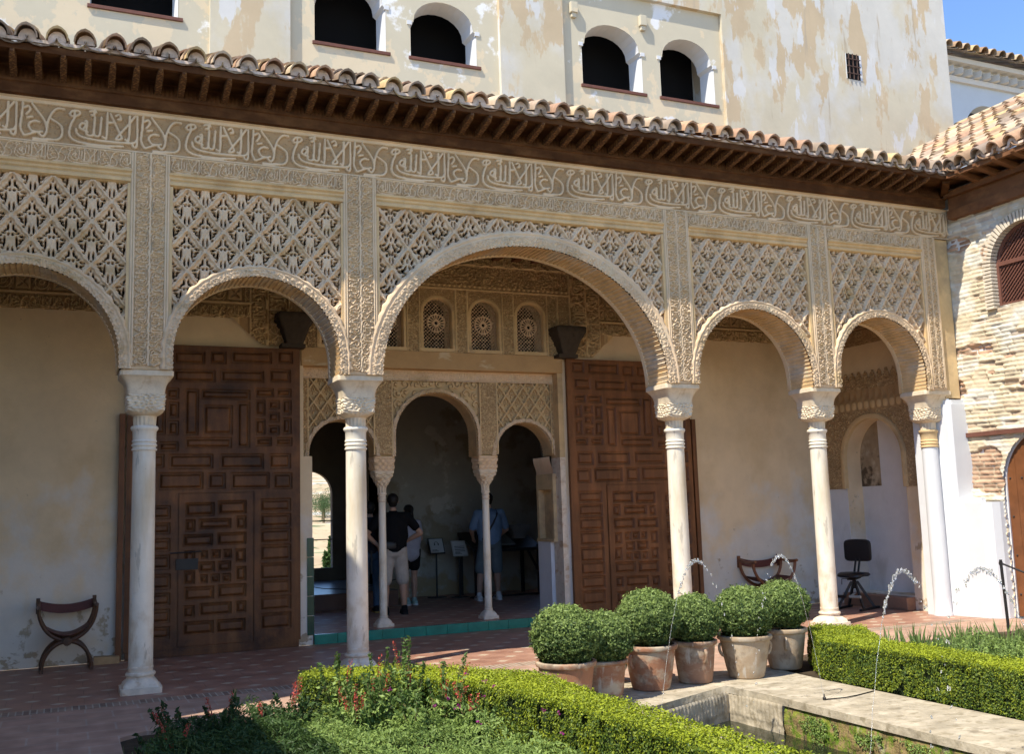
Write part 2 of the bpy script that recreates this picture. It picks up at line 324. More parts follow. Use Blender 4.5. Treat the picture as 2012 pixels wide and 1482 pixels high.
def leafmat(name, lo, hi, trans=.25, rough=.5):
    m = bpy.data.materials.new(name); m.use_nodes = True; n = m.node_tree; N = n.nodes; L = n.links; bs = N['Principled BSDF']
    at = N.new('ShaderNodeAttribute'); at.attribute_name = 'Col'
    mx = N.new('ShaderNodeMixRGB'); L.new(at.outputs['Fac'], mx.inputs[0]); mx.inputs[1].default_value = (*lo, 1); mx.inputs[2].default_value = (*hi, 1)
    L.new(mx.outputs[0], bs.inputs['Base Color']); bs.inputs['Roughness'].default_value = rough; bs.inputs['Specular IOR Level'].default_value = .3
    tl = N.new('ShaderNodeBsdfTranslucent'); L.new(mx.outputs[0], tl.inputs[0]); ms = N.new('ShaderNodeMixShader'); ms.inputs[0].default_value = trans
    L.new(bs.outputs[0], ms.inputs[1]); L.new(tl.outputs[0], ms.inputs[2]); L.new(ms.outputs[0], N['Material Output'].inputs[0])
    return m
BOXL = leafmat('box_leaves', (.06, .11, .02), (.40, .46, .030), .3)
BALLL = leafmat('myrtle_leaves', (.04, .08, .022), (.32, .42, .12), .3)
DKL = leafmat('dark_leaves', (.025, .055, .016), (.08, .14, .035))
HERB = leafmat('herb_leaves', (.07, .13, .03), (.34, .46, .12), .35)
IRISL = leafmat('iris_blades', (.07, .13, .03), (.22, .30, .10), .3)
REDF = leafmat('red_petals', (.36, .02, .02), (.70, .16, .11), .3)
PINKF = leafmat('purple_petals', (.20, .01, .12), (.35, .03, .22), .3)
INNER = mat('shrub_core', (.016, .028, .008), .95, .3, 20)
STEM = mat('plant_stem', (.16, .12, .06), .8, .2, 20)
def water_mat():
    m = bpy.data.materials.new('water'); m.use_nodes = True; N = m.node_tree.nodes; L = m.node_tree.links; bs = N['Principled BSDF']
    bs.inputs['Base Color'].default_value = (.018, .022, .012, 1); bs.inputs['Roughness'].default_value = .04; bs.inputs['IOR'].default_value = 1.33
    n3 = N.new('ShaderNodeTexNoise'); n3.inputs['Scale'].default_value = 14; bp = N.new('ShaderNodeBump'); bp.inputs['Strength'].default_value = .25; bp.inputs['Distance'].default_value = .02
    L.new(n3.outputs['Fac'], bp.inputs['Height']); L.new(bp.outputs[0], bs.inputs['Normal']); return m
WATER = water_mat()
DROP = bpy.data.materials.new('water_drops'); DROP.use_nodes = True
_b = DROP.node_tree.nodes['Principled BSDF']; _b.inputs['Base Color'].default_value = (.95, .97, 1, 1); _b.inputs['Roughness'].default_value = .02; _b.inputs['Transmission Weight'].default_value = .85; _b.inputs['IOR'].default_value = 1.33

# ------------------------------------------------------------ ornament height fields
STROKES = [[(8,59),(13,66),(22,67),(25,62),(18,56),(11,55),(8,59)],[(16,65),(16,52),(11,39),(8,22),(10,11),(19,4),(35,1),(62,0),(98,3)],[(19,29),(21,20),(29,14),(47,11),(69,10),(113,12),(122,21)],
[(38,26),(30,29),(25,33),(26,39),(30,43),(35,39),(32,33)],[(34,47),(37,46),(36,24),(39,19),(45,19),(48,24),(50,58)],[(50,58),(49,24),(53,19),(57,20),(59,26),(61,59)],
[(71,70),(70,20),(66,17),(63,19)],[(76,69),(94,26),(95,19),(86,18),(106,49),(118,70)],[(109,69),(108,20),(102,18)],[(122,70),(122,10),(116,5),(114,11)],[(132,71),(131,47),(129,22),(133,9),(137,5),(153,13),(164,16)],
[(159,35),(151,36),(143,30),(143,22),(148,15),(153,14)],[(147,71),(154,60),(166,42),(171,26),(170,13),(165,6),(159,11)],[(199,67),(188,67),(179,56),(173,38),(172,26)],[(178,44),(190,36),(196,28),(196,12),(189,3),(173,1),(150,0)],
[(41,69),(47,70),(49,62),(44,62)],[(85,66),(91,69),(94,60),(89,59)],[(73,50),(80,51)],[(134,61),(141,65),(144,58),(138,48)],[(140,42),(148,44)],[(50,73),(52,68)]]
UW, UH = 1.067, .48
RTONE = mat('recess_toned_plaster', (.75, .56, .355), .9, .14, 2.2, .3, 90, .15, patches=[((.72, .58, .39), (2.5, 2.5, 1.2), .66, .08, 3)], attr=(.42, .265, .13))
RTONE2 = mat('recess_toned_portico', (.66, .475, .25), .9, .16, 2.5, .3, 90, .15, attr=(.34, .215, .105))
def recess_tone(lim, k=.8): return lambda U, V, H: k*(1-sm(lim*.45, lim, H))  # darker colour in the low parts of the relief, set by depth
def catmull(P, n=5):
    if len(P) < 3: return P
    Q = [P[0]]+list(P)+[P[-1]]; out = []
    for i in range(1, len(Q)-2):
        a, b, c, e = (np.array(Q[i+k], float) for k in (-1, 0, 1, 2))
        for t in np.linspace(0, 1, n, endpoint=False):
            out.append(tuple(.5*((2*b)+(-a+c)*t+(2*a-5*b+4*c-e)*t*t+(-a+3*b-3*c+e)*t**3)))
    out.append(tuple(P[-1])); return out
def raster_unit(nx=380, ny=140):
    X, Z = np.meshgrid((np.arange(nx)+.5)/nx*UW, (np.arange(ny)+.5)/ny*(.375)-.008, indexing='ij')
    def dist(segs):
        D = np.full(X.shape, 9.)
        for (a, b) in segs:
            for s in (-UW, 0, UW):
                ax, az_, bx, bz = a[0]+s, a[1], b[0]+s, b[1]
                if max(ax, bx) < -.05 or min(ax, bx) > UW+.05: continue
                dx, dz = bx-ax, bz-az_; t = np.clip(((X-ax)*dx+(Z-az_)*dz)/(dx*dx+dz*dz+1e-9), 0, 1)
                D = np.minimum(D, np.hypot(X-ax-t*dx, Z-az_-t*dz))
        return D
    segs = []
    for s in STROKES:
        P = catmull([(x/200*UW, z/100*UH) for x, z in s], 4); segs += list(zip(P[:-1], P[1:]))
    D = dist(segs)
    H = .036*(1-sm(.0098, .0135, D)) - .003*(1-sm(0, .004, D))
    rg = np.random.default_rng(3); D2 = np.full(X.shape, 9.)
    for k in range(120):                                    # leaf scrolls behind the letters
        x, z, rr, ph, sg = rg.random()*UW, rg.random()*.36, .012+.016*rg.random(), rg.random()*6.28, rg.choice((-1, 1))
        for s in (-UW, 0, UW):
            dx, dz = X-x-s, Z-z; ra = np.hypot(dx, dz); th = (np.arctan2(dz, dx)*sg-ph) % (2*PI)
            D2 = np.minimum(D2, np.where(ra < rr*1.6, np.abs(ra-rr*(.35+.65*th/(2*PI))), 9.)); D2 = np.minimum(D2, np.abs(ra)*1.2)
    H2 = .019*(1-sm(.004, .0075, D2)) - .008
    return np.maximum(H, H2)
UNIT = raster_unit()
def callig(u, v, mir=False):
    """u in metres of a UW-long unit (periodic), v in metres of a .36-high strip"""
    nx, ny = UNIT.shape; fu = (u/UW % 1)*nx; fv = np.clip((v+.008)/.375*ny, 0, ny-1.001)
    i = np.floor(fu).astype(int) % nx; j = np.floor(fv).astype(int); a = fu-np.floor(fu); b = fv-j; i2 = (i+1) % nx; j2 = np.minimum(j+1, ny-1)
    return UNIT[i, j]*(1-a)*(1-b)+UNIT[i2, j]*a*(1-b)+UNIT[i, j2]*(1-a)*b+UNIT[i2, j2]*a*b
HOLES_A = [(.062, .245, .024, .062, 0), (.12, .175, .022, .045, .9), (.052, .085, .030, .026, -.3), (.285, .045, .070, .021, -.15), (.27, -.035, .062, .018, .3), (.235, -.105, .05, .017, .7), (.15, -.085, .025, .105, .06), (.20, -.235, .034, .028, 0), (.055, -.285, .019, .078, 0), (0, -.425, .028, .022, 0), (.175, .11, .045, .016, .2), (0, .37, .016, .022, 0)]
HOLES_B = [(.085, .30, .026, .05, .4), (.155, .18, .028, .055, -.5), (.215, .06, .05, .022, -.4), (.07, .02, .024, .055, .5), (.145, -.05, .036, .05, -.6), (.25, -.07, .055, .020, .5), (.05, -.14, .022, .05, -.5), (.125, -.19, .035, .034, .6), (.05, -.31, .018, .055, .1), (0, -.42, .025, .02, 0), (.32, .02, .028, .03, 0), (0, .20, .02, .035, 0)]
def sebka(U, V, w, h, holes, u0, v0, depth=.11, ribw=.036, ribh=.028, lobe=.010, hs=.98):
    p = (U-u0)/w+(V-v0)/h; q = (U-u0)/w-(V-v0)/h; pc = np.round(p); qc = np.round(q)
    a = ((p-pc)+(q-qc))/2; b = ((p-pc)-(q-qc))/2
    k = w*h/math.hypot(w, h)
    dp = (.5-np.abs(p-pc))*k; dq = (.5-np.abs(q-qc))*k
    wob = lobe*np.cos((q-qc)*2*PI*3); wob2 = lobe*np.cos((p-pc)*2*PI*3)
    dd = np.minimum(dp+wob*(dp < dq), dq+wob2*(dq <= dp)); D = np.minimum(dp+wob*.5, dq+wob2*.5)
    H = .010*np.sin(a*40)*np.cos(b*34)*.35+.0
    ab = np.abs(a); E = np.full(U.shape, 9.)
    for (cx, cy, rx, ry, an) in holes:
        rx, ry = rx*hs, ry*hs; ca, sa = math.cos(an), math.sin(an); x = ab-cx; y = b-cy; xr = (x*ca+y*sa)/rx; yr = (-x*sa+y*ca)/ry
        E = np.minimum(E, (np.sqrt(xr*xr+yr*yr)-1)*min(rx, ry)*w)
    H = H + .006*sm(.0, .012, E) - depth*(1-sm(-.0015, .003, E)) + .006*np.exp(-((ab*w/.03)**2+((b+.02)*h/.035)**2))
    rib = 1-sm(ribw*.32, ribw*.5, D); H = H*(1-rib)+rib*(ribh*(1-sm(ribw*.2, ribw*.5, D))-.006*np.exp(-(D/.004)**2)+.004)
    return H
def wormy(U, V, sc=1., seed=0, amp=.012):
    """dense leaf-scroll carving"""
    a = noise2(U, V, 9*sc, seed, 2); b = noise2(U+7.3, V+3.1, 9*sc, seed+5, 2)
    return amp*np.sin(a*26+np.sin(b*9)*2)*.6+amp*.5*np.cos(b*40)
def scroll(U, V, w=.11, depth=.05):
    """open spiral scrollwork"""
    p = U/w; q = V/w; i = np.floor(p); j = np.floor(q); D = np.full(U.shape, 9.)
    g = np.random.default_rng(5).random((64, 64, 3))
    for di in (-1, 0, 1):
        for dj in (-1, 0, 1):
            I = (i+di).astype(int); J = (j+dj).astype(int); G = g[I % 64, J % 64]
            dx = p-(I+.5+(G[..., 0]-.5)*.35); dy = q-(J+.5+(G[..., 1]-.5)*.35); ra = np.hypot(dx, dy); sg = np.where((I+J) % 2 == 0, 1, -1); th = (np.arctan2(dy, dx)*sg-G[..., 2]*6.28) % (2*PI)
            D = np.minimum(D, np.where(ra < .62, np.abs(ra-.12-.40*th/(2*PI)), 9)); D = np.minimum(D, np.maximum(ra-.09, 0))
    return .012-depth*sm(.075, .12, D)
def star_geo(U, V, w=.2):
    """squares of crosses and stars"""
    a = (U/w) % 1-.5; b = (V/w) % 1-.5; i = (np.floor(U/w)+np.floor(V/w)) % 2
    r = np.hypot(a, b); th = np.arctan2(b, a); star = r*(1+.18*np.cos(8*th)); X = np.minimum(np.abs(a-b), np.abs(a+b))
    h1 = -.02*(1-sm(.0, .05, np.abs(star-.25)))+.006*np.cos(r*50); h2 = -.02*(1-sm(.03, .06, np.where(r < .36, X, 9)))
    fr = np.minimum(.5-np.abs(a), .5-np.abs(b)); return np.where(i == 0, h1, h2)+.004-.016*(1-sm(.015, .04, np.abs(fr-.05)))

# ------------------------------------------------------------ arches
F = 10.13; FB = 10.62; B = 12.75
def arch_pts(cx, hw, z0, za, n=48, off=0.):
    """opening outline from left foot over the crown to the right foot"""
    rise = min(hw, za-z0); rz = rise+off; zc = za-rise; a = hw+off; P = [(cx-a, z0)]
    for k in range(n+1):
        t = PI*(1-k/n); P.append((cx+a*math.cos(t), zc+rz*math.sin(t)))
    P.append((cx+a, z0))
    if abs(P[0][1]-P[1][1]) < 1e-4: P = P[1:-1]
    return P
def in_arch(U, V, cx, hw, z0, za, off=0.):
    rise = min(hw, za-z0); zc = za-rise
    return (V >= z0-1) & (np.abs(U-cx) < hw+off) & ((V < zc) | (((U-cx)/(hw+off))**2+((V-zc)/(rise+off))**2 < 1))
def resample(P, step):
    P = np.array(P); s = np.r_[0, np.cumsum(np.hypot(*np.diff(P, axis=0).T))]; n = int(s[-1]/step)+1; t = np.linspace(0, s[-1], n)
    X = np.interp(t, s, P[:, 0]); Z = np.interp(t, s, P[:, 1]); dx = np.gradient(X); dz = np.gradient(Z); l = np.hypot(dx, dz)
    return t, X, Z, -dz/l, dx/l      # normals point outward (up) when going left to right
def arch_ring(name, A, y, wr, mat_, parent, relief_h=.03, teeth=.045, seed=1):
    t, X, Z, nx, nz = resample(arch_pts(*A, n=96), .009)
    rs = np.linspace(0, wr, max(6, int(wr/.008)))
    T, RR = np.meshgrid(t, rs, indexing='ij'); f = RR/wr
    H = relief_h*(.75+.25*np.sin(f*PI))+.008*(1-sm(.0, .012, np.abs(RR-wr*.80)))*1.2-.012*(1-sm(0, .008, np.abs(RR-wr*.66)))
    H = H+np.where(f < .62, wormy(T*1.3, RR*1.3, 3.0, seed, .013), 0)
    H = H-relief_h*1.0*sm(.93, 1., f)
    te = np.abs((T/teeth) % 1-.5)*2
    inset = np.where(f < .2, (1-f/.2)*.010*te, 0); wave = .008*np.sin(T/.11*2*PI)*sm(.7, 1, f)
    Rr = RR+inset+wave
    PX = X[:, None]+nx[:, None]*Rr; PZ = Z[:, None]+nz[:, None]*Rr
    P = np.stack([PX, y-H, PZ], -1); n, m = T.shape; idx = np.arange(n*m).reshape(n, m)
    Q = np.stack([idx[:-1, :-1], idx[:-1, 1:], idx[1:, 1:], idx[1:, :-1]], -1).reshape(-1, 4)[:, ::-1]
    return put(name, raw(name, P.reshape(-1, 3), Q, True), mat_, parent)
def soffit(name, A, y0, y1, mat_, parent, pitch=.046, amp=.017, slant=0.0):
    t, X, Z, nx, nz = resample(arch_pts(*A, n=96), pitch/6)
    ph = (t/pitch) % 1; off = amp*ph
    X2 = X+nx*off; Z2 = Z+nz*off; ys = np.linspace(y0, y1, 3); n = len(t)
    P = np.stack([np.repeat(X2, 3), np.tile(ys, n), np.repeat(Z2, 3)], -1); idx = np.arange(n*3).reshape(n, 3)
    Q = np.stack([idx[:-1, :-1], idx[1:, :-1], idx[1:, 1:], idx[:-1, 1:]], -1).reshape(-1, 4)
    return put(name, raw(name, P, Q, False), mat_, parent)

# ------------------------------------------------------------ SETTING: ground, floors, water
gx = np.array([-600, -300, -150, -80, -40, -20, -10, 0, 10, 20, 30, 50, 80, 120, 180, 260, 400, 700.]); gy = np.r_[-200, -60, -20, 0, 22, np.arange(26, 120, 6), np.arange(120, 420, 15), 460, 560, 700]
GX, GY = np.meshgrid(gx, gy, indexing='ij')
def terr(x, y): return np.where(y < 22, -1.2, np.where(y < 60, -1.2-(y-22)*.42, -17.2+(y-60)*.07+np.maximum(0, y-150)*.015))+np.where(y > 60, (noise2(x, y, .02, 4)-.5)*6+(noise2(x, y, .08, 9)-.5)*2.5, 0)
GZ = terr(GX, GY); gi = np.arange(GX.size).reshape(GX.shape)
HILL = mat('dry_hillside', (.50, .37, .22), .95, .2, .05, patches=[((.22, .23, .12), (.08, .08, .3), .60, .03, 3), ((.60, .55, .46), (.02, .07, .2), .60, .02, 8), ((.07, .12, .04), (.12, .12, .3), .60, .03, 18)])
struct(put('ground', raw('ground', np.stack([GX, GY, GZ], -1).reshape(-1, 3), np.stack([gi[:-1, :-1], gi[1:, :-1], gi[1:, 1:], gi[:-1, 1:]], -1).reshape(-1, 4), True), HILL))
def sheet(name, poly, z, m, thick=.1, holes=()):
    return struct(slab(name, poly, list(holes), z-thick, z, m, axis=2))
def rect(x0, x1, y0, y1): return [(x0, y0), (x1, y0), (x1, y1), (x0, y1)]
sheet('floor', rect(-1.9, 11.25, 9.93, 12.74), 0, FLOOR)
sheet('floor_border', rect(-1.9, 10.7, 9.72, 9.93), 0, BORDER)
sheet('walk', [(-1.9, -2), (.42, -2), (.42, 8.3), (.6, 8.45), (3.25, 8.3), (6.3, 8.3), (7.3, 8.75), (10.9, 8.75), (11.3, 8.9), (11.3, 9.93), (10.7, 9.93), (10.7, 9.72), (-1.9, 9.72)], -.002, WALK)
sheet('soil', [(.42, -2), (3.4, -2), (3.4, 7.4), (3.25, 8.3), (.6, 8.45), (.42, 8.3)], -.03, SOIL)
sheet('soil', [(6.25, -2), (11.3, -2), (11.3, 8.9), (10.9, 8.75), (7.3, 8.75), (6.3, 8.3), (6.2, 7.4)], -.03, SOIL)
# stone coping round the end of the channel
cop = sheet('coping', [(3.4, -2), (4.22, -2), (4.22, 7.12), (5.36, 7.62), (5.40, 7.1), (5.46, -2), (6.25, -2), (6.25, 7.4), (6.3, 8.3), (3.25, 8.3), (3.4, 7.4)], 0.001, STONE, .06)
def wallgrid(name, pts, z0, z1, m, amp=.02, res=.02, ribs=0):
    t, X, Y, nx, ny = resample(pts, res); zs = np.linspace(z0, z1, int((z1-z0)/res)+1); T, Z = np.meshgrid(t, zs, indexing='ij')
    n_ = (noise2(T, Z, 9, 3, 4)-.5)*2*amp*sm(z1, z1-.08, Z)
    if ribs: n_ = n_-.006*np.abs(np.sin(T*PI/.05))**4*sm(-.24, -.2, Z)+.008*sm(-.24, -.21, Z)*sm(z1, z1-.02, Z)
    P = np.stack([X[:, None]+nx[:, None]*n_, Y[:, None]+ny[:, None]*n_, Z], -1); idx = np.arange(T.size).reshape(T.shape)
    return struct(put(name, raw(name, P.reshape(-1, 3), np.stack([idx[:-1, :-1], idx[1:, :-1], idx[1:, 1:], idx[:-1, 1:]], -1).reshape(-1, 4), True), m))
wallgrid('channel_wall', [(5.46, -2), (5.42, 6.9)], -.6, -.055, MOSS, .03)
wallgrid('channel_end', [(5.40, 6.9), (5.37, 7.6), (4.22, 7.1)], -.6, -.05, STONE, .012, .009, 1)
wallgrid('channel_wall', [(4.215, 7.1), (4.215, -2)], -.6, -.055, MOSS, .02)
wt = MB(); wt.add([(4.1, -2, -.29), (5.7, -2, -.29), (5.7, 7.7, -.29), (4.1, 7.7, -.29)], [(0, 1, 2, 3)]); struct(wt.build('water', WATER))

# ------------------------------------------------------------ ARCADE WALL
ARCH = [(-.42, .855), (1.75, .815), (4.785, 1.75), (7.855, .86), (9.92, .735)]
APEX = [3.98, 4.0, 4.55, 3.99, 3.985]
AR = [(c, h, 3.03, z) for (c, h), z in zip(ARCH, APEX)]
PIER = [-1.52, .70, 2.80, 6.765, 8.95, 10.89]
arc = thing('arcade_wall', 'carved plaster arcade wall of five arches with inscription frieze under the eave', 'arcade', (4.7, F, 0))
XL, XR = -1.9, 11.29
holes = []
outl = [(XL, 3.03)]
for A in AR:
    outl += arch_pts(*A, n=40)
outl += [(XR, 3.03), (XR, 5.90), (XL, 5.90)]
slab('rear_skin', outl, [], FB-.06, FB, WALLB, arc)
ol2 = [(XL, 3.05)]
for A in AR: ol2 += arch_pts(*A, n=24, off=.035)
slab('shade_lining', ol2+[(XR, 3.05), (XR, 4.89), (XL, 4.89)], [], FB-.075, FB-.061, CAVSH, arc)  # added dark sheet: paints the darkness seen through the pierced panels
m = MB()
m.box(XL, XR, F+.10, FB-.062, 4.90, 5.70)
for i, x in enumerate(PIER):
    hw = .20; m.box(max(XL, x-hw), min(XR, x+hw) if i < 5 else XR, F+.07, FB-.062, 3.035, 4.90)
m.build('wall_core', WALLB, arc)
for i, A in enumerate(AR):
    soffit('arch_intrados', A, F+.0, FB+.002, SOFF, arc, pitch=.05 if i != 2 else .055, amp=.019 if i != 2 else .022)
    arch_ring('archivolt', A, F, .125 if i != 2 else .19, STUC, arc, seed=i+1)
# great inscription frieze
def frieze_fn(U, V):
    v = V-5.2; h = callig(U+.083, v)
    return np.where((V > 5.552) | (V < 5.183), .030, h)
relief('great_inscription', frieze_fn, (XL, XR), (5.17, 5.585), .0062, face_xz(F+.012), RTONE, arc, None, recess_tone(.024, .9))
ed = MB(); ed.prism([(F-.03, 5.585), (F-.03, 5.60), (F+.1, 5.60), (F+.1, 5.585)], 0, XL, XR); ed.build('frieze_fillet', STUC, arc)
# small inscription bands, mouldings and pierced panels between the piers
EDG = [(-1.9, .525), (.875, 2.63), (2.975, 6.585), (6.945, 8.78), (9.12, 10.76)]
for i, (a, b) in enumerate(EDG):
    k = .155/.36
    def fn(U, V, a=a, b=b, k=k):
        h = callig((U-a)/k, (V-5.008)/k)*.75; return np.where((V > 5.158) | (V < 5.004) | (U < a+.008) | (U > b-.008), .020, h)
    relief('small_inscription', fn, (a, b), (4.995, 5.17), .0058, face_xz(F+.012), RTONE, arc, None, recess_tone(.012, .7))
    mo = MB()
    prof = [(F-.035, 4.992), (F-.035, 4.972), (F-.012, 4.955), (F-.012, 4.935), (F+.004, 4.92), (F-.012, 4.905), (F-.012, 4.875), (F+.03, 4.86), (F+.09, 4.86), (F+.09, 4.992)]
    mo.prism(prof, 0, a, b)
    for (u, v) in ((a, a+.035), (b-.035, b)): mo.prism([(u, F-.006), (v, F-.006), (v, F+.07), (u, F+.07)], 2, 3.06, 4.859)
    mo.build('panel_moulding', MOULD, arc)
    A = AR[i]
    w_, h_ = ((b-a)/5, .425) if i < 2 else (((b-a)/10, .46) if i == 2 else ((b-a)/6, .40))
    if i == 0: w_ = .347
    H_ = HOLES_A if i < 2 else HOLES_B
    wr = (.125 if i != 2 else .19)*.7
    def keep(U, V, A=A, wr=wr): return ~in_arch(U, V, *A, off=wr) & (V > 3.07)
    c0 = (a+b)/2 if i else .525
    dep = .07; hs_ = 1.0 if i < 2 else 1.18
    relief('pierced_panel', lambda U, V, w_=w_, h_=h_, H_=H_, c0=c0, dep=dep, hs_=hs_: sebka(U, V, w_, h_, H_, c0, 4.66, dep, .040, .034, .008, hs_), (a+.035, b-.035), (3.12 if i != 2 else 3.04, 4.86), .0064, face_xz(F+.04), STUC, arc, keep, cut=-.55*dep)
# pier faces: two vertical lines of writing each
for i, x in enumerate(PIER):
    hw = .145 if i in (1, 2, 3) else (.125 if i == 4 else .10)
    if i == 0: hw = .14
    lo, hi = x-hw-.04, x+hw+.04
    def fn(U, V, x=x, hw=hw):
        k = (hw-.016)/.36; u = U-x; h = np.where(u < 0, callig((V-3.06)/k, (-.006-u)/k), callig(-(V-3.06)/k+.5, (u-.006)/k))*.7
        fr = np.abs(u); return np.where((fr < .006) | (np.abs(fr-hw) < .008), .020, np.where(fr > hw+.008, .004+.012*(np.abs(fr-hw-.025) < .008), h))
    relief('pier_inscription', fn, (lo, hi), (3.06, 5.168), .0056, face_xz(F-.004), RTONE, arc, None, recess_tone(.009, .5))
    for s in (lo, hi):
        pass
    sd = MB(); sd.box(lo, hi, F-.004, F+.072, 3.03, 3.06); sd.box(lo-.0, lo+.004, F-.002, F+.07, 3.06, 5.16); sd.box(hi-.004, hi, F-.002, F+.07, 3.06, 5.16); sd.build('pier_edge', STUC, arc)
en = MB(); en.box(10.99+.04, XR, F+.02, F+.12, 2.93, 5.17); en.build('corner_strip', STUC2, arc)

# ------------------------------------------------------------ COLUMNS
def loft(levels, n=64, disp=None):
    """levels: (z, half width, squareness 0..1)"""
    V = []; Fq = []
    for (z, hw, s) in levels:
        for k in range(n):
            t = 2*PI*(k+.5)/n; c, sn = math.cos(t), math.sin(t); e = 2+s*14
            r = hw/((abs(c)**e+abs(sn)**e)**(1/e)); dd_ = disp(t, z) if disp else 0
            V.append(((r+dd_)*c, (r+dd_)*sn, z))
    m_ = len(levels)
    for i in range(m_-1):
        for k in range(n): Fq.append((i*n+k, i*n+(k+1) % n, (i+1)*n+(k+1) % n, (i+1)*n+k))
    Fq += [tuple(range(n-1, -1, -1)), tuple((m_-1)*n+k for k in range(n))]
    return V, Fq
def column_mesh():
    parts = {}
    b = MB(); V, Q = loft([(0, .185, 1), (.055, .185, 1), (.058, .165, .9), (.09, .155, .5), (.115, .135, .15), (.13, .125, 0), (.15, .118, 0)]); b.add(V, Q); parts['base'] = (b, MARB2)
    t = MB(); t.lathe([(.115, .148), (.128, .15), (.136, .160), (.136, .172), (.128, .184), (.114, .187), (.112, .21), (.1145, .215), (.1145, .235), (.111, .24)], n=48); parts['torus_ring'] = (t, MARB2)
    s = MB(); s.lathe([(.111, .235), (.1105, .9), (.108, 1.6), (.1045, 2.262)], n=48); parts['shaft'] = (s, MARB)
    r = MB(); r.lathe([(.1045, 2.262), (.117, 2.268), (.119, 2.282), (.108, 2.288), (.108, 2.305), (.118, 2.312), (.118, 2.325), (.108, 2.333), (.108, 2.345), (.116, 2.352), (.115, 2.362), (.108, 2.37), (.110, 2.45), (.120, 2.462), (.128, 2.478), (.128, 2.492), (.118, 2.504), (.100, 2.508)], n=48); parts['collar'] = (r, MARB)
    c = MB(); lv = []
    for z in np.linspace(2.505, 2.60, 14): lv.append((z, .104+.006*(z-2.505)/.1, 0))
    for z in np.linspace(2.60, 2.66, 9): u = (z-2.6)/.06; lv.append((z, .112+.058*math.sin(u*PI/2), .45*u))
    for z in np.linspace(2.665, 2.80, 30): lv.append((z, .172+.002*math.sin(z*30), .5+.3*(z-2.66)/.14))
    lv.append((2.805, .168, .85))
    def dsp(t, z):
        if z < 2.602: f = (t*8/PI) % 1; return -.010*max(0, 1-abs((f-.5)*2.8))*(1 if z < 2.585 else .3)
        a = t*2*4/PI; k = 1 if z > 2.655 else (z-2.602)/.053
        return k*(.010*math.sin(a*PI*1.5+math.sin(z*90)*1.6)*math.cos(z*120+2*math.sin(a*2))+.008*math.sin(a*PI*3)*math.sin(z*70))
    V, Q = loft(lv, 128, dsp); c.add(V, Q); parts['capital'] = (c, CAP)
    k = MB(); V, Q = loft([(2.80, .172, 1), (2.85, .176, 1), (2.89, .186, 1), (2.925, .203, 1), (2.955, .226, 1), (2.972, .240, 1), (2.975, .246, 1), (3.022, .246, 1), (3.024, .236, 1), (3.034, .236, 1)], 64); k.add(V, Q); parts['abacus'] = (k, CAP)
    return parts
CM = None
def column(x, label):
    global CM
    t = thing('column', label, 'column', (x, 10.38, 0), 'marble columns of the arcade')
    if CM is None:
        CM = {}
        for n_, (mb, mt) in column_mesh().items():
            o = mb.build(n_, mt, None, True); o.parent = t; CM[n_] = o
    else:
        for n_, o in CM.items():
            c_ = o.copy(); COL.objects.link(c_); c_.parent = t
    return t
for x, l in ((-1.52, 'white marble column standing left of the first arch, beyond the folding chair'),
             (.70, 'shaded marble column on the left, before the left edge of the left door'),
             (2.80, 'marble column sunlit at the top, behind the hedge corner left of the great arch'),
             (6.765, 'sunlit marble column right of the great arch, behind the clipped shrubs'),
             (8.95, 'white marble column beside the black stool, between the two right arches')): column(x, l)
# engaged half column at the right end: capital over whitewashed shaft
hc = thing('half_column', 'plaster half column with carved capital built into the white corner wall', 'column', (10.89, 10.38, 0))
for n_ in ('capital', 'abacus', 'collar', 'shaft'):
    o = CM[n_]; c_ = o.copy(); COL.objects.link(c_); c_.parent = hc
    if n_ in ('shaft',): c_.data = o.data.copy(); c_.data.materials[0] = WHITE
    if n_ == 'collar': c_.data = o.data.copy(); c_.data.materials[0] = STUC2

f_ = MB(); f_.lathe([(.125, 0), (.122, .03), (.113, .05), (.1112, .24)], 10.89, 10.38, 40); f_.build('foot', WHITE, hc, True)
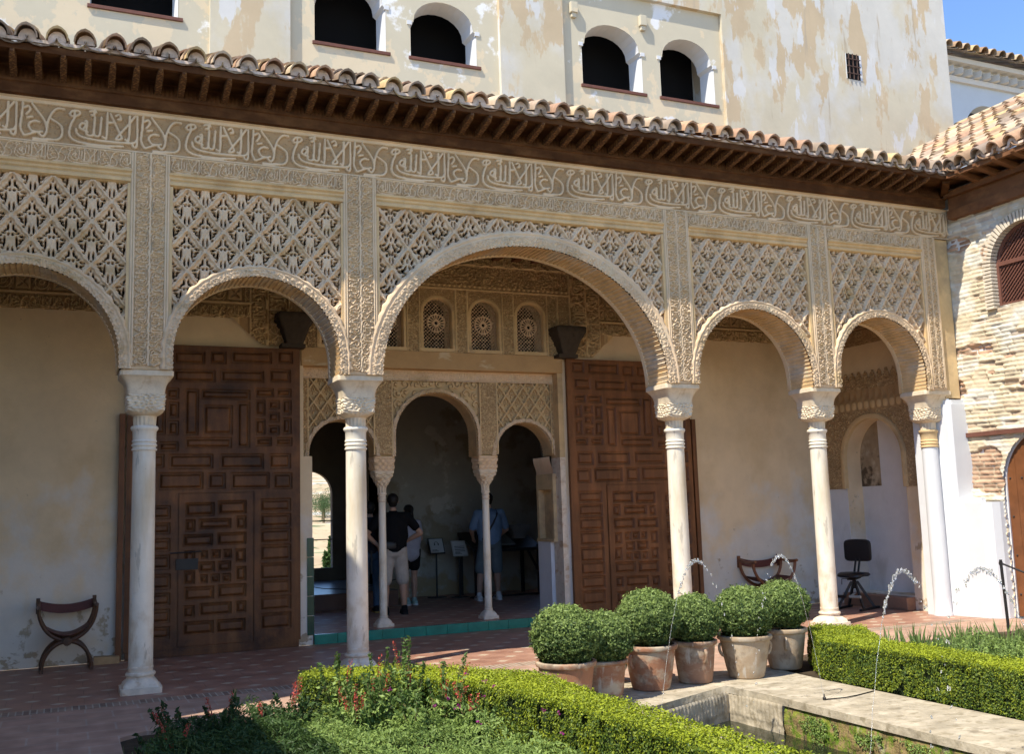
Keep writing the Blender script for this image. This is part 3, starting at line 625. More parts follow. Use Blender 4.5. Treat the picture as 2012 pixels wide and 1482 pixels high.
# ------------------------------------------------------------ PORTICO BACK WALL
bw = thing('portico_wall', 'plastered back wall of the portico with carved upper band and three arched opening', 'wall', (4.6, B, 0))
OP = (2.76, 6.44)
slab('wall', [(XL, 0), (OP[0], 0), (OP[0], 3.52), (OP[1], 3.52), (OP[1], 0), (11.3, 0), (11.3, 5.2), (XL, 5.2)], [[(x-.205, 3.78)]+arch_pts(x, .205, 3.78, 4.50, n=20)[1:-1]+[(x+.205, 3.78)] for x in [4.59+.695*k for k in (-2, -1, 0, 1, 2)]], B, B+.28, WALLB, bw)
li = MB(); li.box(OP[0]-.03, OP[1]+.02, B-.03, B+.24, 3.50, 3.74); li.build('lintel', LINT, bw, bevel=.008)
def upper(U, V):
    c = np.abs(U-4.59); k = .15/.36
    base = wormy(U, V, 1.6, 3, .010)
    top = callig(U/.42, (V-4.985)/.42)*.7
    h = np.where(V > 4.98, top, base)
    # fields above the windows
    wi = (V < 4.62); fx = ((U-4.59+.35) % .695)-.35
    pil = np.abs(np.abs(fx)-.3475) < .075
    h = np.where(wi & pil, wormy(U, V, 2.6, 8, .012), np.where(wi, wormy(U, V, 3.6, 12, .007), h))
    h = np.where(wi & (np.abs(np.abs(np.abs(fx)-.3475)-.085) < .010), .012, h)
    h = np.where(np.abs(V-4.63) < .012, .014, h); h = np.where(np.abs(V-4.975) < .010, .014, h)
    kn = (V > 4.65) & (V < 4.70); h = np.where(kn, .004+.016*np.clip(1-np.hypot((U % .075-.0375)/.022, (V-4.675)/.022), 0, 1)**.5, h)
    # side bands beyond the corbels
    s1 = (c > 2.02) & (c < 2.28); s2 = (c >= 2.28) & (c < 2.50); s3 = c >= 2.50
    kk = .2/.36
    h = np.where(s1, callig(V/.62, (c-2.05)/.62)*.7, h); h = np.where(s2, callig(-V/.5+.3, (c-2.31)/.5)*.7, h)
    g = star_geo(U, V-4.29, .20); h = np.where(s3 & (V > 4.27), g, h)
    h = np.where(s3 & (V <= 4.27), callig(U/k, (V-4.085)/k)*.6, h)
    for e in (2.02, 2.28, 2.50): h = np.where(np.abs(c-e) < .012, .014, h)
    h = np.where(s3 & (np.abs(V-4.27) < .012), .014, h)
    return h*1.9
WINX = [4.59+.695*k for k in (-2, -1, 0, 1, 2)]
def keepu(U, V):
    c = np.abs(U-4.59); q = (V > 3.74)
    side = (c > 2.50) & (V < 4.075)
    # curved lower ends beside the corbels
    tri = (c > 2.30) & (V < 4.075) & (((c-2.30)/.42)**1.3 > (V-3.7)/.37)
    side = (c > 2.28) & (V < 4.075) & (((c-2.28)/.45+(4.075-V)/.40)**1 > 1.0)
    kp = q & ~side
    for x in WINX: kp &= ~in_arch(U, V, x, .222, 3.78, 4.50, 0)
    return kp
relief('carved_upper_wall', upper, (XL, 11.28), (3.74, 5.14), .0090, face_xz(B-.022), RTONE2, bw, keepu, recess_tone(.012, .75))
def lattice(U, V):
    r = np.hypot(U, V-.36); th = np.arctan2(V-.36, U)
    # sixteen petals about a hub, small stars elsewhere
    pet = (r > .05) & (r < .115); ph = np.abs(((th/(2*PI)*16) % 1)-.5)*2; dpet = np.where(pet, ph, 0)
    H = np.full(U.shape, .0)
    H = np.where(r < .024, -.03, H); H = np.where(pet & (ph > .42), -.03, H)
    w = .050; a = (U/w+.5) % 1-.5; b = (V/w) % 1-.5; s1 = np.hypot(a, b)*(1+.25*np.cos(6*np.arctan2(b, a)))
    a2 = (U/w) % 1-.5; b2 = (V/w+.5) % 1-.5; s2 = np.hypot(a2, b2)*(1+.25*np.cos(6*np.arctan2(b2, a2)+PI))
    st = (s1 < .36) | (s2 < .31); H = np.where((r > .128) & st, -.03, H)
    H = np.where((r > .118) & (r < .128), .003, H)
    return H
def lattice_window(x):
    o = relief('lattice_window', lattice, (-.20, .20), (0, .71), .0052, lambda U, V, H: np.stack([U+x, B+.03-H, V+3.79], -1), STUC, bw, lambda U, V: in_arch(U+x, V+3.79, x, .205, 3.78, 4.50), cut=-.016)
    t, X, Z, nx, nz = resample([(x-.20, 3.79)]+arch_pts(x, .20, 3.79, 4.48, n=30)[0:]+[(x+.20, 3.79)], .02)
    mb = MB(); pr = [(-.005, .055), (-.005, .0), (.010, -.03), (.028, -.034), (.044, -.026), (.048, .0)]
    n = len(t); vs = []; m_ = len(pr)
    for i in range(n):
        for (r_, yy) in pr: vs.append((X[i]+nx[i]*r_, B+yy, Z[i]+nz[i]*r_))
    mb.add(vs, [(i*m_+j, i*m_+j+1, (i+1)*m_+j+1, (i+1)*m_+j) for i in range(n-1) for j in range(m_-1)])
    mb.box(x-.25, x+.25, B-.035, B+.05, 3.742, 3.79)
    mb.build('window_frame', STUC2, o, True)
for x in WINX: lattice_window(x)
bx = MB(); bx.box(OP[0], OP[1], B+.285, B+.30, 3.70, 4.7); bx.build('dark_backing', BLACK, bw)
for sx in (2.62, 6.47+.03):
    cb = MB()
    lv = [(3.75, .10, .8), (3.80, .12, .7), (3.86, .14, .8), (3.90, .155, .7), (3.95, .17, .85), (3.99, .20, .8), (4.03, .21, .9), (4.06, .235, 1), (4.12, .235, 1), (4.14, .22, 1)]
    V, Q = loft([(z, h_, s) for z, h_, s in lv], 64, lambda t, z: .012*math.sin(t*12)*math.cos(z*60)); cb.add([(v[0]+sx, v[1]*.8+B-.12, v[2]) for v in V], Q)
    cb.box(sx-.17, sx+.13, B-.20, B-.01, 3.70, 3.75)
    cb.build('stone_corbel', IRON if 0 else mat('dark_corbel', (.06, .045, .03), .8, .2, 20, .3), bw, True)
# ceiling of the portico
ce = MB(); ce.box(XL, 11.3, FB, B, 5.14, 5.2)
for k in range(44): ce.box(XL+.1+k*.3, XL+.2+k*.3, FB, B, 5.06, 5.14)
ce.build('wood_ceiling', EAVR, bw)
# inner threshold + three-arch screen
IY = 12.90
AI = [(3.31, .44, 2.34, 2.82), (4.615, .585, 2.34, 3.20), (5.92, .44, 2.34, 2.80)]
scr = thing('inner_arcade', 'three arched carved plaster screen in the doorway behind the great arch', 'arcade', (4.6, IY, .12))
outl = [(OP[0], 2.34)]
for A in AI: outl += arch_pts(*A, n=30)
outl += [(6.42, 2.34), (6.42, 3.50), (OP[0], 3.50)]
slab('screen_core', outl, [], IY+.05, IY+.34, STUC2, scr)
for A in AI:
    soffit('arch_intrados', A, IY-.012, IY+.36, SOFF, scr, .04, .012); arch_ring('archivolt', A, IY+.01, .06, STUC, scr, .02, .03)
P3 = [(2.86, 3.72), (3.99, 5.24), (5.51, 6.33)]
for i, (a, b) in enumerate(P3):
    A = AI[i]
    f_ = (lambda U, V: sebka(U, V, .182, .25, HOLES_B, P3[0][0]+.43 if U.mean() < 4 else 5.92, 3.18, .05, .030, .026, .003, 1.6)) if i != 1 else (lambda U, V: scroll(U, V, .125, .07))
    relief('spandrel', f_, (a, b), (2.36, 3.36), .0052, face_xz(IY+.03), RTONE2, scr, lambda U, V, A=A: ~in_arch(U, V, *A, off=.035), lambda U, V, H: .9*(1-sm(-.02, .004, H)))  # holes and low carving take the darker colour
for i, (a, b) in enumerate(((OP[0], 2.86), (3.72, 3.99), (5.24, 5.51), (6.33, 6.42))):
    relief('carved_strip', lambda U, V, a=a, b=b: np.where((U < a+.02) | (U > b-.02), .012, wormy(U, V, 2.4, 4, .012)), (a, b), (2.36, 3.36), .0075, face_xz(IY), RTONE2, scr, None, recess_tone(.006, .8))
relief('carved_header', lambda U, V: np.where((V < 3.375) | (V > 3.485), .012, wormy(U, V, 3, 6, .008)), (OP[0], 6.42), (3.36, 3.50), .0085, face_xz(IY), STUC, scr)
# jamb on the right: niche and white dado
jm = MB(); jm.box(6.33, 6.44, B+.285, IY+.55, .12, 1.12); jm.build('jamb', WHITE2, scr)
relief('jamb_cornice', lambda U, V: .02*np.abs(np.sin(U*40))*sm(2.05, 2.3, V)+.035*sm(2.1, 2.3, V), (IY+.0, IY+.55), (2.08, 2.32), .008, lambda U, V, H: np.stack([6.34-H, U, V], -1), STUC, scr)
nf = MB(); nf.box(6.33, 6.44, IY, IY+.07, 1.12, 2.08); nf.box(6.33, 6.44, IY+.48, IY+.55, 1.12, 2.08); nf.box(6.33, 6.44, IY+.07, IY+.48, 1.86, 2.08); nf.box(6.42, 6.44, IY+.07, IY+.48, 1.12, 1.86); nf.box(6.315, 6.44, IY-.005, IY+.555, 1.12, 1.16); nf.build('jamb_niche', STUC2, scr)
lj = MB(); lj.box(OP[0], 2.87, B+.002, IY+.34, .0, 2.34); lj.build('jamb', WALLB, scr)
rj = MB(); rj.box(6.38, 6.46, B-.012, B+.27, .0, 2.30); rj.build('jamb', MARB2, scr); rj = MB(); rj.box(6.38, 6.46, B-.012, B+.27, 2.301, 3.50); rj.build('jamb', STUC2, scr)
gt = MB()
for k in range(5): gt.box(2.80, 2.885, B-.008, B+.06, .12+k*.24, .12+k*.24+.233)
gt.build('jamb_tiles', DGREENT, scr)
# slender columns
def small_col(x, lab):
    t = thing('slender_column', lab, 'column', (x, IY+.17, .12), 'slender columns of the inner screen')
    b = MB(); V, Q = loft([(0, .115, 1), (.04, .115, 1), (.042, .10, .8), (.08, .085, .3), (.115, .055, 0), (.13, .06, 0), (.14, .055, 0)], 48); b.add(V, Q)
    s = MB(); s.lathe([(.052, .14), (.050, 1.0), (.047, 1.62)], n=32)
    r = MB(); r.lathe([(.047, 1.62), (.055, 1.625), (.055, 1.64), (.05, 1.645), (.05, 1.66), (.056, 1.665), (.056, 1.68), (.05, 1.685), (.05, 1.71), (.062, 1.72), (.062, 1.735), (.052, 1.745)], n=32)
    c = MB(); lv = [(z, .052+.003*(z-1.74)/.08, 0) for z in np.linspace(1.74, 1.82, 8)]+[(z, .055+.075*((z-1.82)/.17), .7*(z-1.82)/.17) for z in np.linspace(1.825, 1.99, 20)]+[(2.0, .135, 1), (2.03, .135, 1)]
    def dsp(t, z):
        if z < 1.82: return .006*math.cos(t*8)
        return .011*math.cos(t*8+PI*round((z-1.82)/.034))*(1 if z < 1.995 else 0)
    V, Q = loft(lv, 96, dsp); c.add(V, Q)
    k = MB(); lv = [(z, .135+.012*(z-2.03)/.19, .9) for z in np.linspace(2.03, 2.22, 22)]
    V, Q = loft(lv, 96, lambda t, z: .010*math.cos(t*12+PI*round((z-2.03)/.045))*(1 if z < 2.2 else 0)); k.add(V, Q)
    for n_, mb, mt in (('base', b, MARB2), ('shaft', s, MARB), ('collar', r, MARB2), ('capital', c, CAP), ('impost', k, STUC)):
        o = mb.build(n_, mt, None, True); o.parent = t
small_col(3.875, 'slender column of the inner screen, in front of the man in black')
small_col(5.365, 'slender column of the inner screen, in front of the man in blue')
sheet('inner_floor', rect(2.87, 6.36, B+.02, 13.6), .12, FLOOR, .12)
sheet('inner_floor', rect(1.5, 9.2, 13.6, 19.2), .12, FLOOR, .12)
st = MB()
for k in range(12): st.box(2.885+k*.2915, 2.885+(k+1)*.2915-.004, B-.03, B+.03, .0, .123)
struct(st.build('step', GREENT, bevel=.003))
# ------------------------------------------------------------ DOORS
RECT = [(53,87,348,362),(95,112,349,363),(121,168,351,364),(177,194,352,366),(8,45,348,362),(8,44,326,339),(53,99,326,339),(108,158,327,340),(167,191,328,342),(85,141,305,315),(88,120,262,296),(128,141,246,300),(66,80,261,315),(67,119,245,256),(45,57,305,316),(47,57,282,299),(47,57,261,276),(37,57,242,251),(31,42,262,299),(10,25,242,316),(150,170,309,318),(176,192,310,318),(150,160,286,303),(166,177,294,303),(183,192,288,304),(166,177,278,288),(150,160,262,279),(166,177,262,271),(183,192,263,281),(151,168,248,256),(175,193,248,256),(8,41,222,236),(49,97,221,236),(108,158,220,236),(167,191,220,236),(8,28,196,214),(37,86,196,214),(94,112,196,213),(121,165,195,213),(172,193,194,212),(156,191,167,180),(156,191,148,162),(156,191,128,143),(156,191,107,124),(156,191,84,102),(156,191,66,82),(156,191,47,62),(157,191,25,42),(10,49,162,175),(10,49,144,155),(10,49,124,136),(10,49,103,117),(10,50,80,95),(10,50,61,73),(10,50,41,54),(10,50,23,34)]
WICK = [(68,99,164,178),(106,137,165,179),(68,77,146,158),(84,119,148,158),(127,137,147,160),(66,98,128,140),(105,137,128,141),(67,77,106,121),(85,92,113,120),(98,107,113,121),(112,120,112,121),(126,136,107,121),(84,100,97,107),(106,119,97,107),(127,137,85,100),(67,77,84,97),(85,92,84,92),(98,106,84,92),(111,119,84,92),(68,99,65,78),(106,137,66,79),(67,77,45,57),(85,120,46,59),(127,137,47,59),(67,99,25,38),(105,136,25,38)]
def rects_h(U, V, rects):
    H = np.zeros_like(U)
    for (a, b, c, e) in rects:
        a, b, c, e = a/100, b/100, c/100, e/100
        D = np.minimum(np.minimum(U-a, b-U), np.minimum(V-c, e-V))
        inn = D > -.008
        h = np.where(D < .008, -.034, np.where(D < .03, -.034+.036*(D-.008)/.022, .002))
        H = np.where(inn, h, H)
    return H
def door(mirror, mt, lab, handle):
    x0 = 6.50 if mirror else .66
    t = thing('great_door', lab, 'door', (x0+1.02, B-.1, .1), 'panelled double doors')
    pl = (lambda U, V, H: np.stack([x0+2.04-U, B-.08-H, V], -1)) if mirror else (lambda U, V, H: np.stack([x0+U, B-.08-H, V], -1))
    def kp(U, V): return ~((U > .585) & (U < 1.475) & (V > .105) & (V < 1.905))
    relief('door_leaf', lambda U, V: rects_h(U, V, RECT)+.002*np.sin(U*9), (0, 2.04), (.09, 3.70), .0088, pl, mt, t, kp)
    wd = relief('wicket_door', lambda U, V: .006+rects_h(U, V, WICK), (.595, 1.465), (.115, 1.895), .0082, pl, mt, t)
    b_ = MB(); b_.box(x0+.002, x0+2.038, B-.05, B-.02, .095, 3.69); b_.box(x0+.02, x0+2.02, B-.075, B-.021, .004, .094)
    for (a, c, z0, z1) in ((0, .004, .09, 3.7), (2.036, 2.04, .09, 3.7)): b_.box(x0+a, x0+c, B-.08, B-.05, z0, z1)
    b_.box(x0, x0+2.04, B-.08, B-.05, 3.695, 3.70); b_.build('door_back', mt, t)
    if not mirror:
        lp = MB(); lp.box(x0+.565, x0+.82, B-.098, B-.086, 1.0, 1.13); lp.build('lock_plate', IRON, t, bevel=.003)
        bo = MB(); bo.tube([(x0+.5, B-.10, 1.20), (x0+.86, B-.10, 1.21)], .008, 8); bo.build('bolt', IRON, t)
    return t
door(False, DOOR, 'tall dark panelled wooden door with an iron lock plate, left of the inner screen', True)
door(True, DOORR, 'tall reddish panelled wooden door, right of the inner screen', False)
hb = MB(); hb.box(.575, .64, B-.10, B-.03, .0, 2.85); tag(hb.build('door_post', DOORR, bevel=.004), 'thin vertical wooden post against the wall behind the leftmost column', 'post')
hb = MB(); hb.box(8.555, 8.62, B-.10, B-.03, .0, 2.85); tag(hb.build('door_post', DOORR, bevel=.004), 'thin vertical wooden post at the outer edge of the right door', 'post')
wg = MB(); wg.prism([(.35, 0), (.62, 0), (.62, .075), (.35, .085)], 1, B-.20, B-.06); tag(wg.build('wood_wedge', PLAINW), 'small pale wooden block on the floor behind the leftmost column', 'block')

# ------------------------------------------------------------ END WALLS, INNER ROOM
nw = thing('end_wall', 'right end wall of the portico with a carved arched niche and white paint below', 'wall', (11.1, 11.6, 0))
XN = 11.10
NI = (11.67, .60, .2, 2.80)
slab('wall', [(FB, 0), (12.75, 0), (12.75, 5.2), (FB, 5.2)], [[(NI[0]-NI[1], .2)]+arch_pts(NI[0], NI[1], .2, NI[3], n=30)[1:-1]+[(NI[0]+NI[1], .2)]], XN, XN+.3, WALLB, nw, axis=0)
def keepn(U, V): return ~in_arch(U, V, *NI, off=.02) & (((V > 1.75) & (V < 3.52)) | (V > 3.92)) & (U > 10.80) & ~((V > 3.40) & (V < 3.60) & (np.abs((U % .14)-.07)/.07 > (3.56-V)/.16))
relief('niche_carving', lambda U, V: np.where(V > 3.92, star_geo(U, V, .16), np.where(V > 3.25, wormy(U, V, 2, 3, .012), np.where(V > 2.92, .015*np.abs(np.sin(U*24))*np.sin((V-2.92)*20), wormy(U, V, 2.8, 7, .012)))), (FB+.01, 12.74), (1.75, 5.1), .011, face_yz(XN-.02), RTONE2, nw, keepn, recess_tone(.008, .8))
arp = resample(arch_pts(NI[0], NI[1]+.0, 1.75, NI[3], n=40), .02)
mb = MB(); pr = [(-.01, 0.02), (-.01, -.045), (.03, -.055), (.06, -.045), (.07, -.02)]; n = len(arp[0]); vs = []
for i in range(n):
    for (r_, xx) in pr: vs.append((XN+xx, arp[1][i]+arp[3][i]*r_, arp[2][i]+arp[4][i]*r_))
mb.add(vs, [(i*5+j, i*5+j+1, (i+1)*5+j+1, (i+1)*5+j) for i in range(n-1) for j in range(4)]); mb.build('niche_arch', STUC2, nw, True)
nb = MB(); nb.box(XN+.30, XN+.34, 11.0, 12.34, .2, 3.0); nb.build('niche_back', WHITE2, nw)
nr = MB(); nr.box(XN+.296, XN+.30, 11.86, 12.32, 1.78, 2.9); nr.build('old_fresco', mat('fresco', (.36, .28, .18), .9, .2, 5, .2, 30, .1, patches=[((.12, .09, .06), (6, 6, 6), .56, .05, 3, (-.35, 2.1)), ((.5, .42, .3), (3, 3, 3), .6, .05, 9)]), nw)
wp = MB(); wp.box(XN-.006, XN, 12.27, 12.74, 0, 1.75); wp.build('white_paint', WHITE2, nw)
nt_ = MB(); nt_.box(XN-.16, XN+.3, 11.07, 12.35, 0.0, .18); nt_.build('niche_step', mat('clay_step', (.30, .17, .11), .8, .15, 6, .2), nw, bevel=.01)
lw = MB(); lw.box(-2.1, -1.9, FB, 13, 0, 5.2); tag(lw.build('end_wall', WALLB), 'plain left end wall of the portico', 'wall')
rm = thing('inner_room', 'dark hall behind the screen with flaking plaster and barred window', 'room', (5, 17, .12))
slab('back_wall', [(4.95, .12), (9.2, .12), (9.2, 5), (4.95, 5)], [rect(8.12, 8.9, .9, 2.4)], 17.2, 17.5, WALLI, rm)
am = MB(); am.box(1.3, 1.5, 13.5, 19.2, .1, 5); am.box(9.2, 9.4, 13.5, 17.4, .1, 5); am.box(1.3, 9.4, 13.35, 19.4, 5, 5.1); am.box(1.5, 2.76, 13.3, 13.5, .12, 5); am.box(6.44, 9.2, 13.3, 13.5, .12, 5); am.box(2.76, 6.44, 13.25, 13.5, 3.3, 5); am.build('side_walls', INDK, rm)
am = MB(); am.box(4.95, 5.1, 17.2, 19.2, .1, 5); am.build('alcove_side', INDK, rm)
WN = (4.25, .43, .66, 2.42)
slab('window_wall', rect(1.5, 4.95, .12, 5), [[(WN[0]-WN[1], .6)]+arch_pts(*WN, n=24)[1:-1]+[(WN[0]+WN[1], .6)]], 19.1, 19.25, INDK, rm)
br = MB()
for z in (1.12, 1.42+.05): br.box(WN[0]-.45, WN[0]+.45, 19.13, 19.15, z, z+.02)
br.build('window_bar', IRON, rm)
pf = MB(); pf.box(1.5, 4.95, 15.85, 19.1, .12, .36); pf.build('platform', mat('platform_clay', (.12, .065, .045), .6, .2, 5, .1, 30, .3), rm)
pt = MB(); pt.add([(1.5, 15.85, .364), (4.95, 15.85, .364), (4.95, 19.1, .364), (1.5, 19.1, .364)], [(0, 1, 2, 3)]); pt.build('platform_top', mat('platform_slate', (.16, .16, .17), .3, .2, 5, .2, 12, .5), rm)
rp = MB(); rp.tube([(3.3+.4*k, 15.7, .55-.12*math.sin(k*PI/4)) for k in range(5)], .007, 6); tag(rp.build('barrier_rope', IRON), 'thin dark rope strung low across the platform behind the column', 'rope')

# ------------------------------------------------------------ EAVES AND ROOFS
def sag(x): return .012*math.sin(x*1.1)+.01*math.sin(x*2.7+1)
def tiles(name, org, ud, sd, ncol, nrow, pitch, step, parent, clip=None, r=.094, seed=0, ragged=.012):
    """barrel cover tiles over pans; org eave start, ud along eave, sd up slope"""
    rg = random.Random(seed); ud = Vector(ud); sd = Vector(sd).normalized(); nd = ud.cross(sd).normalized()
    if nd.z < 0: nd = -nd
    mb = MB(); K = 8
    for i in range(ncol):
        for j in range(nrow):
            p = Vector(org)+ud*(pitch*(i+.5)+rg.uniform(-ragged, ragged))+sd*(step*j+rg.uniform(-.02, .02))
            if clip and not clip(p): continue
            c = rg.choice([(.95, .86, .76), (.85, .78, .72), (1.05, .98, .80), (.62, .58, .55), (.98, .74, .58), (.80, .60, .50), (1.05, 1.0, .9), (.52, .46, .40), (1.1, .95, .62), (.70, .55, .42)])
            tw = rg.uniform(-.02, .02); L_ = step+.07
            vs = []; cols = []
            for (s_, rr, hh) in ((0, r*1.03, r*1.22), (L_, r*.82, r*.95)):
                for k in range(K+1):
                    an = PI*k/K; xx = rr*math.cos(an); zz = hh*math.sin(an)**.9
                    zz += .010*(1-abs(an-PI/2)/(PI/2))**3 * 1.2
                    vs.append(p+ud*(xx+tw*s_)+sd*s_+nd*(zz+.02-(.012*s_/L_)+.0))
            o2 = len(vs)
            for (s_, rr, hh) in ((0, r*1.03-.014, r*1.22-.014), (L_, r*.82-.014, r*.95-.014)):
                for k in range(K+1):
                    an = PI*k/K; vs.append(p+ud*(rr*math.cos(an)+tw*s_)+sd*s_+nd*(hh*math.sin(an)**.9+.02))
            f = []
            for k in range(K):
                f.append((k, k+1, K+2+k, K+1+k)); f.append((o2+k+1, o2+k, o2+K+1+k, o2+K+2+k)); f.append((k+1, k, o2+k, o2+k+1))
            mb.add(vs, f, c)
            # pan between
            q = p+ud*(pitch/2); vs = []
            for s_, rr in ((0, pitch*.52), (L_, pitch*.48)):
                for k in range(7):
                    an = PI*k/6; vs.append(q+ud*(rr*math.cos(an))+sd*s_-nd*(.075*math.sin(an)-.035+.012*s_/L_))
            for s_, rr in ((0, pitch*.52), (L_, pitch*.48)):
                for k in range(7):
                    an = PI*k/6; vs.append(q+ud*(rr*math.cos(an))+sd*s_-nd*(.075*math.sin(an)-.020))
            f = []
            for k in range(6): f.append((k, k+1, 8+k, 7+k)); f.append((14+k+1, 14+k, 21+k, 22+k)); f.append((k+1, k, 14+k, 15+k))
            mb.add(vs, f, tuple(.62*t_ for t_ in c))
    return mb.build(name, TILE, parent, True)
rf = thing('portico_roof', 'lean-to tiled roof with dark carved rafters over the arcade', 'roof', (4.7, 9.7, 5.8))
EZ = 5.945; EY = 9.60
def bend(o, axis=0):
    me = o.data
    for v in me.vertices: v.co.z += sag(v.co[axis])
sl_ = Vector((0, 1, .42))
t1 = tiles('roof_tiles', (-2.0, EY-.015, EZ), (1, 0, 0), sl_, 56, 10, .245, .33, rf, seed=1, clip=lambda p: p.x-10.77 < (p.y-9.60)*.8+.15); bend(t1)
mo = MB()
rg = random.Random(4)
for i in range(52):
    x = -2.0+.245*(i+.5); vs = [(x+.078*math.cos(PI*k/8), EY+.02+rg.uniform(-.003, .004), EZ+.015+.098*math.sin(PI*k/8)) for k in range(9)]; mo.add(vs, [tuple(range(9))])
mo.box(-2.0, 10.8, EY+.022, EY+.05, EZ-.01, EZ+.02); o = mo.build('tile_mortar', MORT, rf); bend(o)
fb = MB(); fb.box(-2, 10.82, EY+.03, EY+.085, EZ-.095, EZ-.03); fb.box(-2, 11.5, EY+.085, F+.32, EZ-.055, EZ-.04)
bev = fb.build('eave_board', EAVE, rf)
bd = MB(); bd.prism([(F-.10, 5.60), (F-.10, 5.70), (F-.12, 5.71), (F-.12, 5.725), (F-.05, 5.74), (F-.05, 5.91), (F+.12, 5.91), (F+.12, 5.60)], 0, XL, 11.2); bd.build('wall_plate', EAVE, rf)
relief('carved_plate_band', lambda U, V: .02*np.abs(np.sin(U*PI/.045))*np.sin((V-5.73)/.14*PI), (XL, 11.1), (5.73, 5.87), .009, lambda U, V, H: np.stack([U, F-.055-H-.05*(5.87-V)/.14, V], -1), EAVE, rf)
rme = MB(); rme.add([(-.03, 0, -.055), (.03, 0, -.055), (.03, 0, .02), (-.03, 0, .02)]+[(-.03, -.40, .02), (.03, -.40, .02), (.03, -.40, .085), (-.03, -.40, .085)]+[(-.024, -.43, .025), (.024, -.43, .025), (.024, -.43, .07), (-.024, -.43, .07)]+[(-.018, -.475, .05), (.018, -.475, .05), (.018, -.475, .085), (-.018, -.475, .085)],
        [(3, 2, 1, 0), (0, 1, 5, 4), (1, 2, 6, 5), (2, 3, 7, 6), (3, 0, 4, 7), (4, 5, 9, 8), (5, 6, 10, 9), (6, 7, 11, 10), (7, 4, 8, 11), (8, 9, 13, 12), (9, 10, 14, 13), (10, 11, 15, 14), (11, 8, 12, 15), (12, 13, 14, 15)])
r1 = rme.build('rafter', RAFT, rf)
def place_part(o, loc, rz, parent, m_=None):
    o.parent = parent; o.matrix_parent_inverse = Matrix.Translation(-parent.location); o.location = loc; o.rotation_euler = (0, 0, rz)
nr_ = int((10.75+1.8)/.212)
for k in range(nr_):
    x = -1.8+.212*k; o = r1 if k == 0 else r1.copy()
    if k: COL.objects.link(o)
    place_part(o, (x, F-.02, 5.785+sag(x)*.6), 0, rf)
# wing building on the right
wg = thing('wing_building', 'right wing of rough plaster and brick with white base, latticed window and tiled roof', 'building', (11.3, 8, 0))
WX = 11.3
WINW = (8.92, .53, 4.07, 5.14); DRW = (8.90, .68, 0, 2.42)
def bricks(U, V):
    cs = (V+.010*np.sin(U*2.3)+.016*(noise2(U, V, 1.2, 8, 2)-.5))/.058; ro = np.floor(cs); fv = cs-ro; L = .20+.10*noise2(ro*1.37+.5, ro*0+.5, 1., 5, 1)
    bu = U/L+.5*(ro % 2)+.3*np.sin(ro*5.1); bi = np.floor(bu); fu = bu-bi; rnd = noise2(bi*1.0+.0, ro*1.0+.0, 1., 21, 1); rn2 = noise2(bi, ro, 1., 91, 1)
    wv = .10*(noise2(U, V, 14, 3, 3)-.5); e = np.minimum(np.minimum(fv, 1-fv)*.058, np.minimum(fu, 1-fu)*L)+wv*.035
    return 1-sm(.002, .011, e), rnd, rn2
def brickh(U, V):
    jt, rnd, rn2 = bricks(U, V); expo = sm(.50, .54, brickmask(U, V)); rough = noise2(U, V, 11, 50, 4)-.5; cov = sm(.42, .62, noise2(U, V, 2.3, 70, 3))
    H = .030*(noise2(U, V, 1.3, 90, 2)-.5)+.020*rough-(.020-.012*cov)*jt+(.016-.008*cov)*(rnd-.5)-.022*(rn2 > .90)*(1-cov)
    return H+expo*(-.022-.012*jt+.02*rough)
def blob(U, V, y, z, a, b): return np.clip(1.3-np.hypot((U-y)/a, (V-z)/b), 0, 1)
def brickmask(U, V):
    n1 = noise2(U, V, 2.6, 31, 4); m_ = (n1-.5)*.9
    m_ = m_+.85*np.maximum.reduce([blob(U, V, 10.0, 5.08, .35, .18), blob(U, V, 9.85, 3.55, .42, .16), blob(U, V, 9.55, 4.85, .10, .20), blob(U, V, 9.62, 3.22, .12, .06), blob(U, V, 9.95, 1.9, .45, .45), blob(U, V, 10.15, 3.05, .12, .18), blob(U, V, 9.35, 3.40, .15, .05), blob(U, V, 9.1, 3.0, .1, .05)])
    return m_
def brickcol(U, V, H):
    e = sm(.50, .54, brickmask(U, V))[..., None]; n2 = noise2(U, V, 9, 5, 3)[..., None]; jt, rnd, rn2 = (q[..., None] for q in bricks(U, V))
    bc = np.array([.44, .28, .185])*(.70+.6*rnd)*(.8+.4*n2); bc = bc*(1-jt)+np.array([.50, .42, .30])*jt
    cov = sm(.42, .62, noise2(U, V, 2.3, 70, 3))[..., None]; pc = np.array([.62, .52, .36])*(.84+.32*n2)*(.88+.24*rnd); lay = sm(.50, .62, noise2(U, V*1.6, 3, 44, 3))[..., None]
    pc = pc*(1-lay)+np.array([.66, .61, .50])*lay*(.92+.16*rnd); ft = (rn2 > .80)*(1-cov)*.45; pc = pc*(1-ft)+np.array([.44, .29, .19])*ft
    return bc*e+pc*(1-e)
BRK = mat('brick_and_plaster', (1, 1, 1), .92, .08, 6, .4, 50, .1, attr='rgb')
def keepw(U, V): return ~(in_arch(U, V, *WINW) & (V > WINW[2])) & ~in_arch(U, V, *DRW)
relief('brick_wall', brickh, (3.0, 10.35), (0, 5.6), .0145, lambda U, V, H: np.stack([WX-H, U, V], -1)[..., :], BRK, wg, keepw, brickcol)
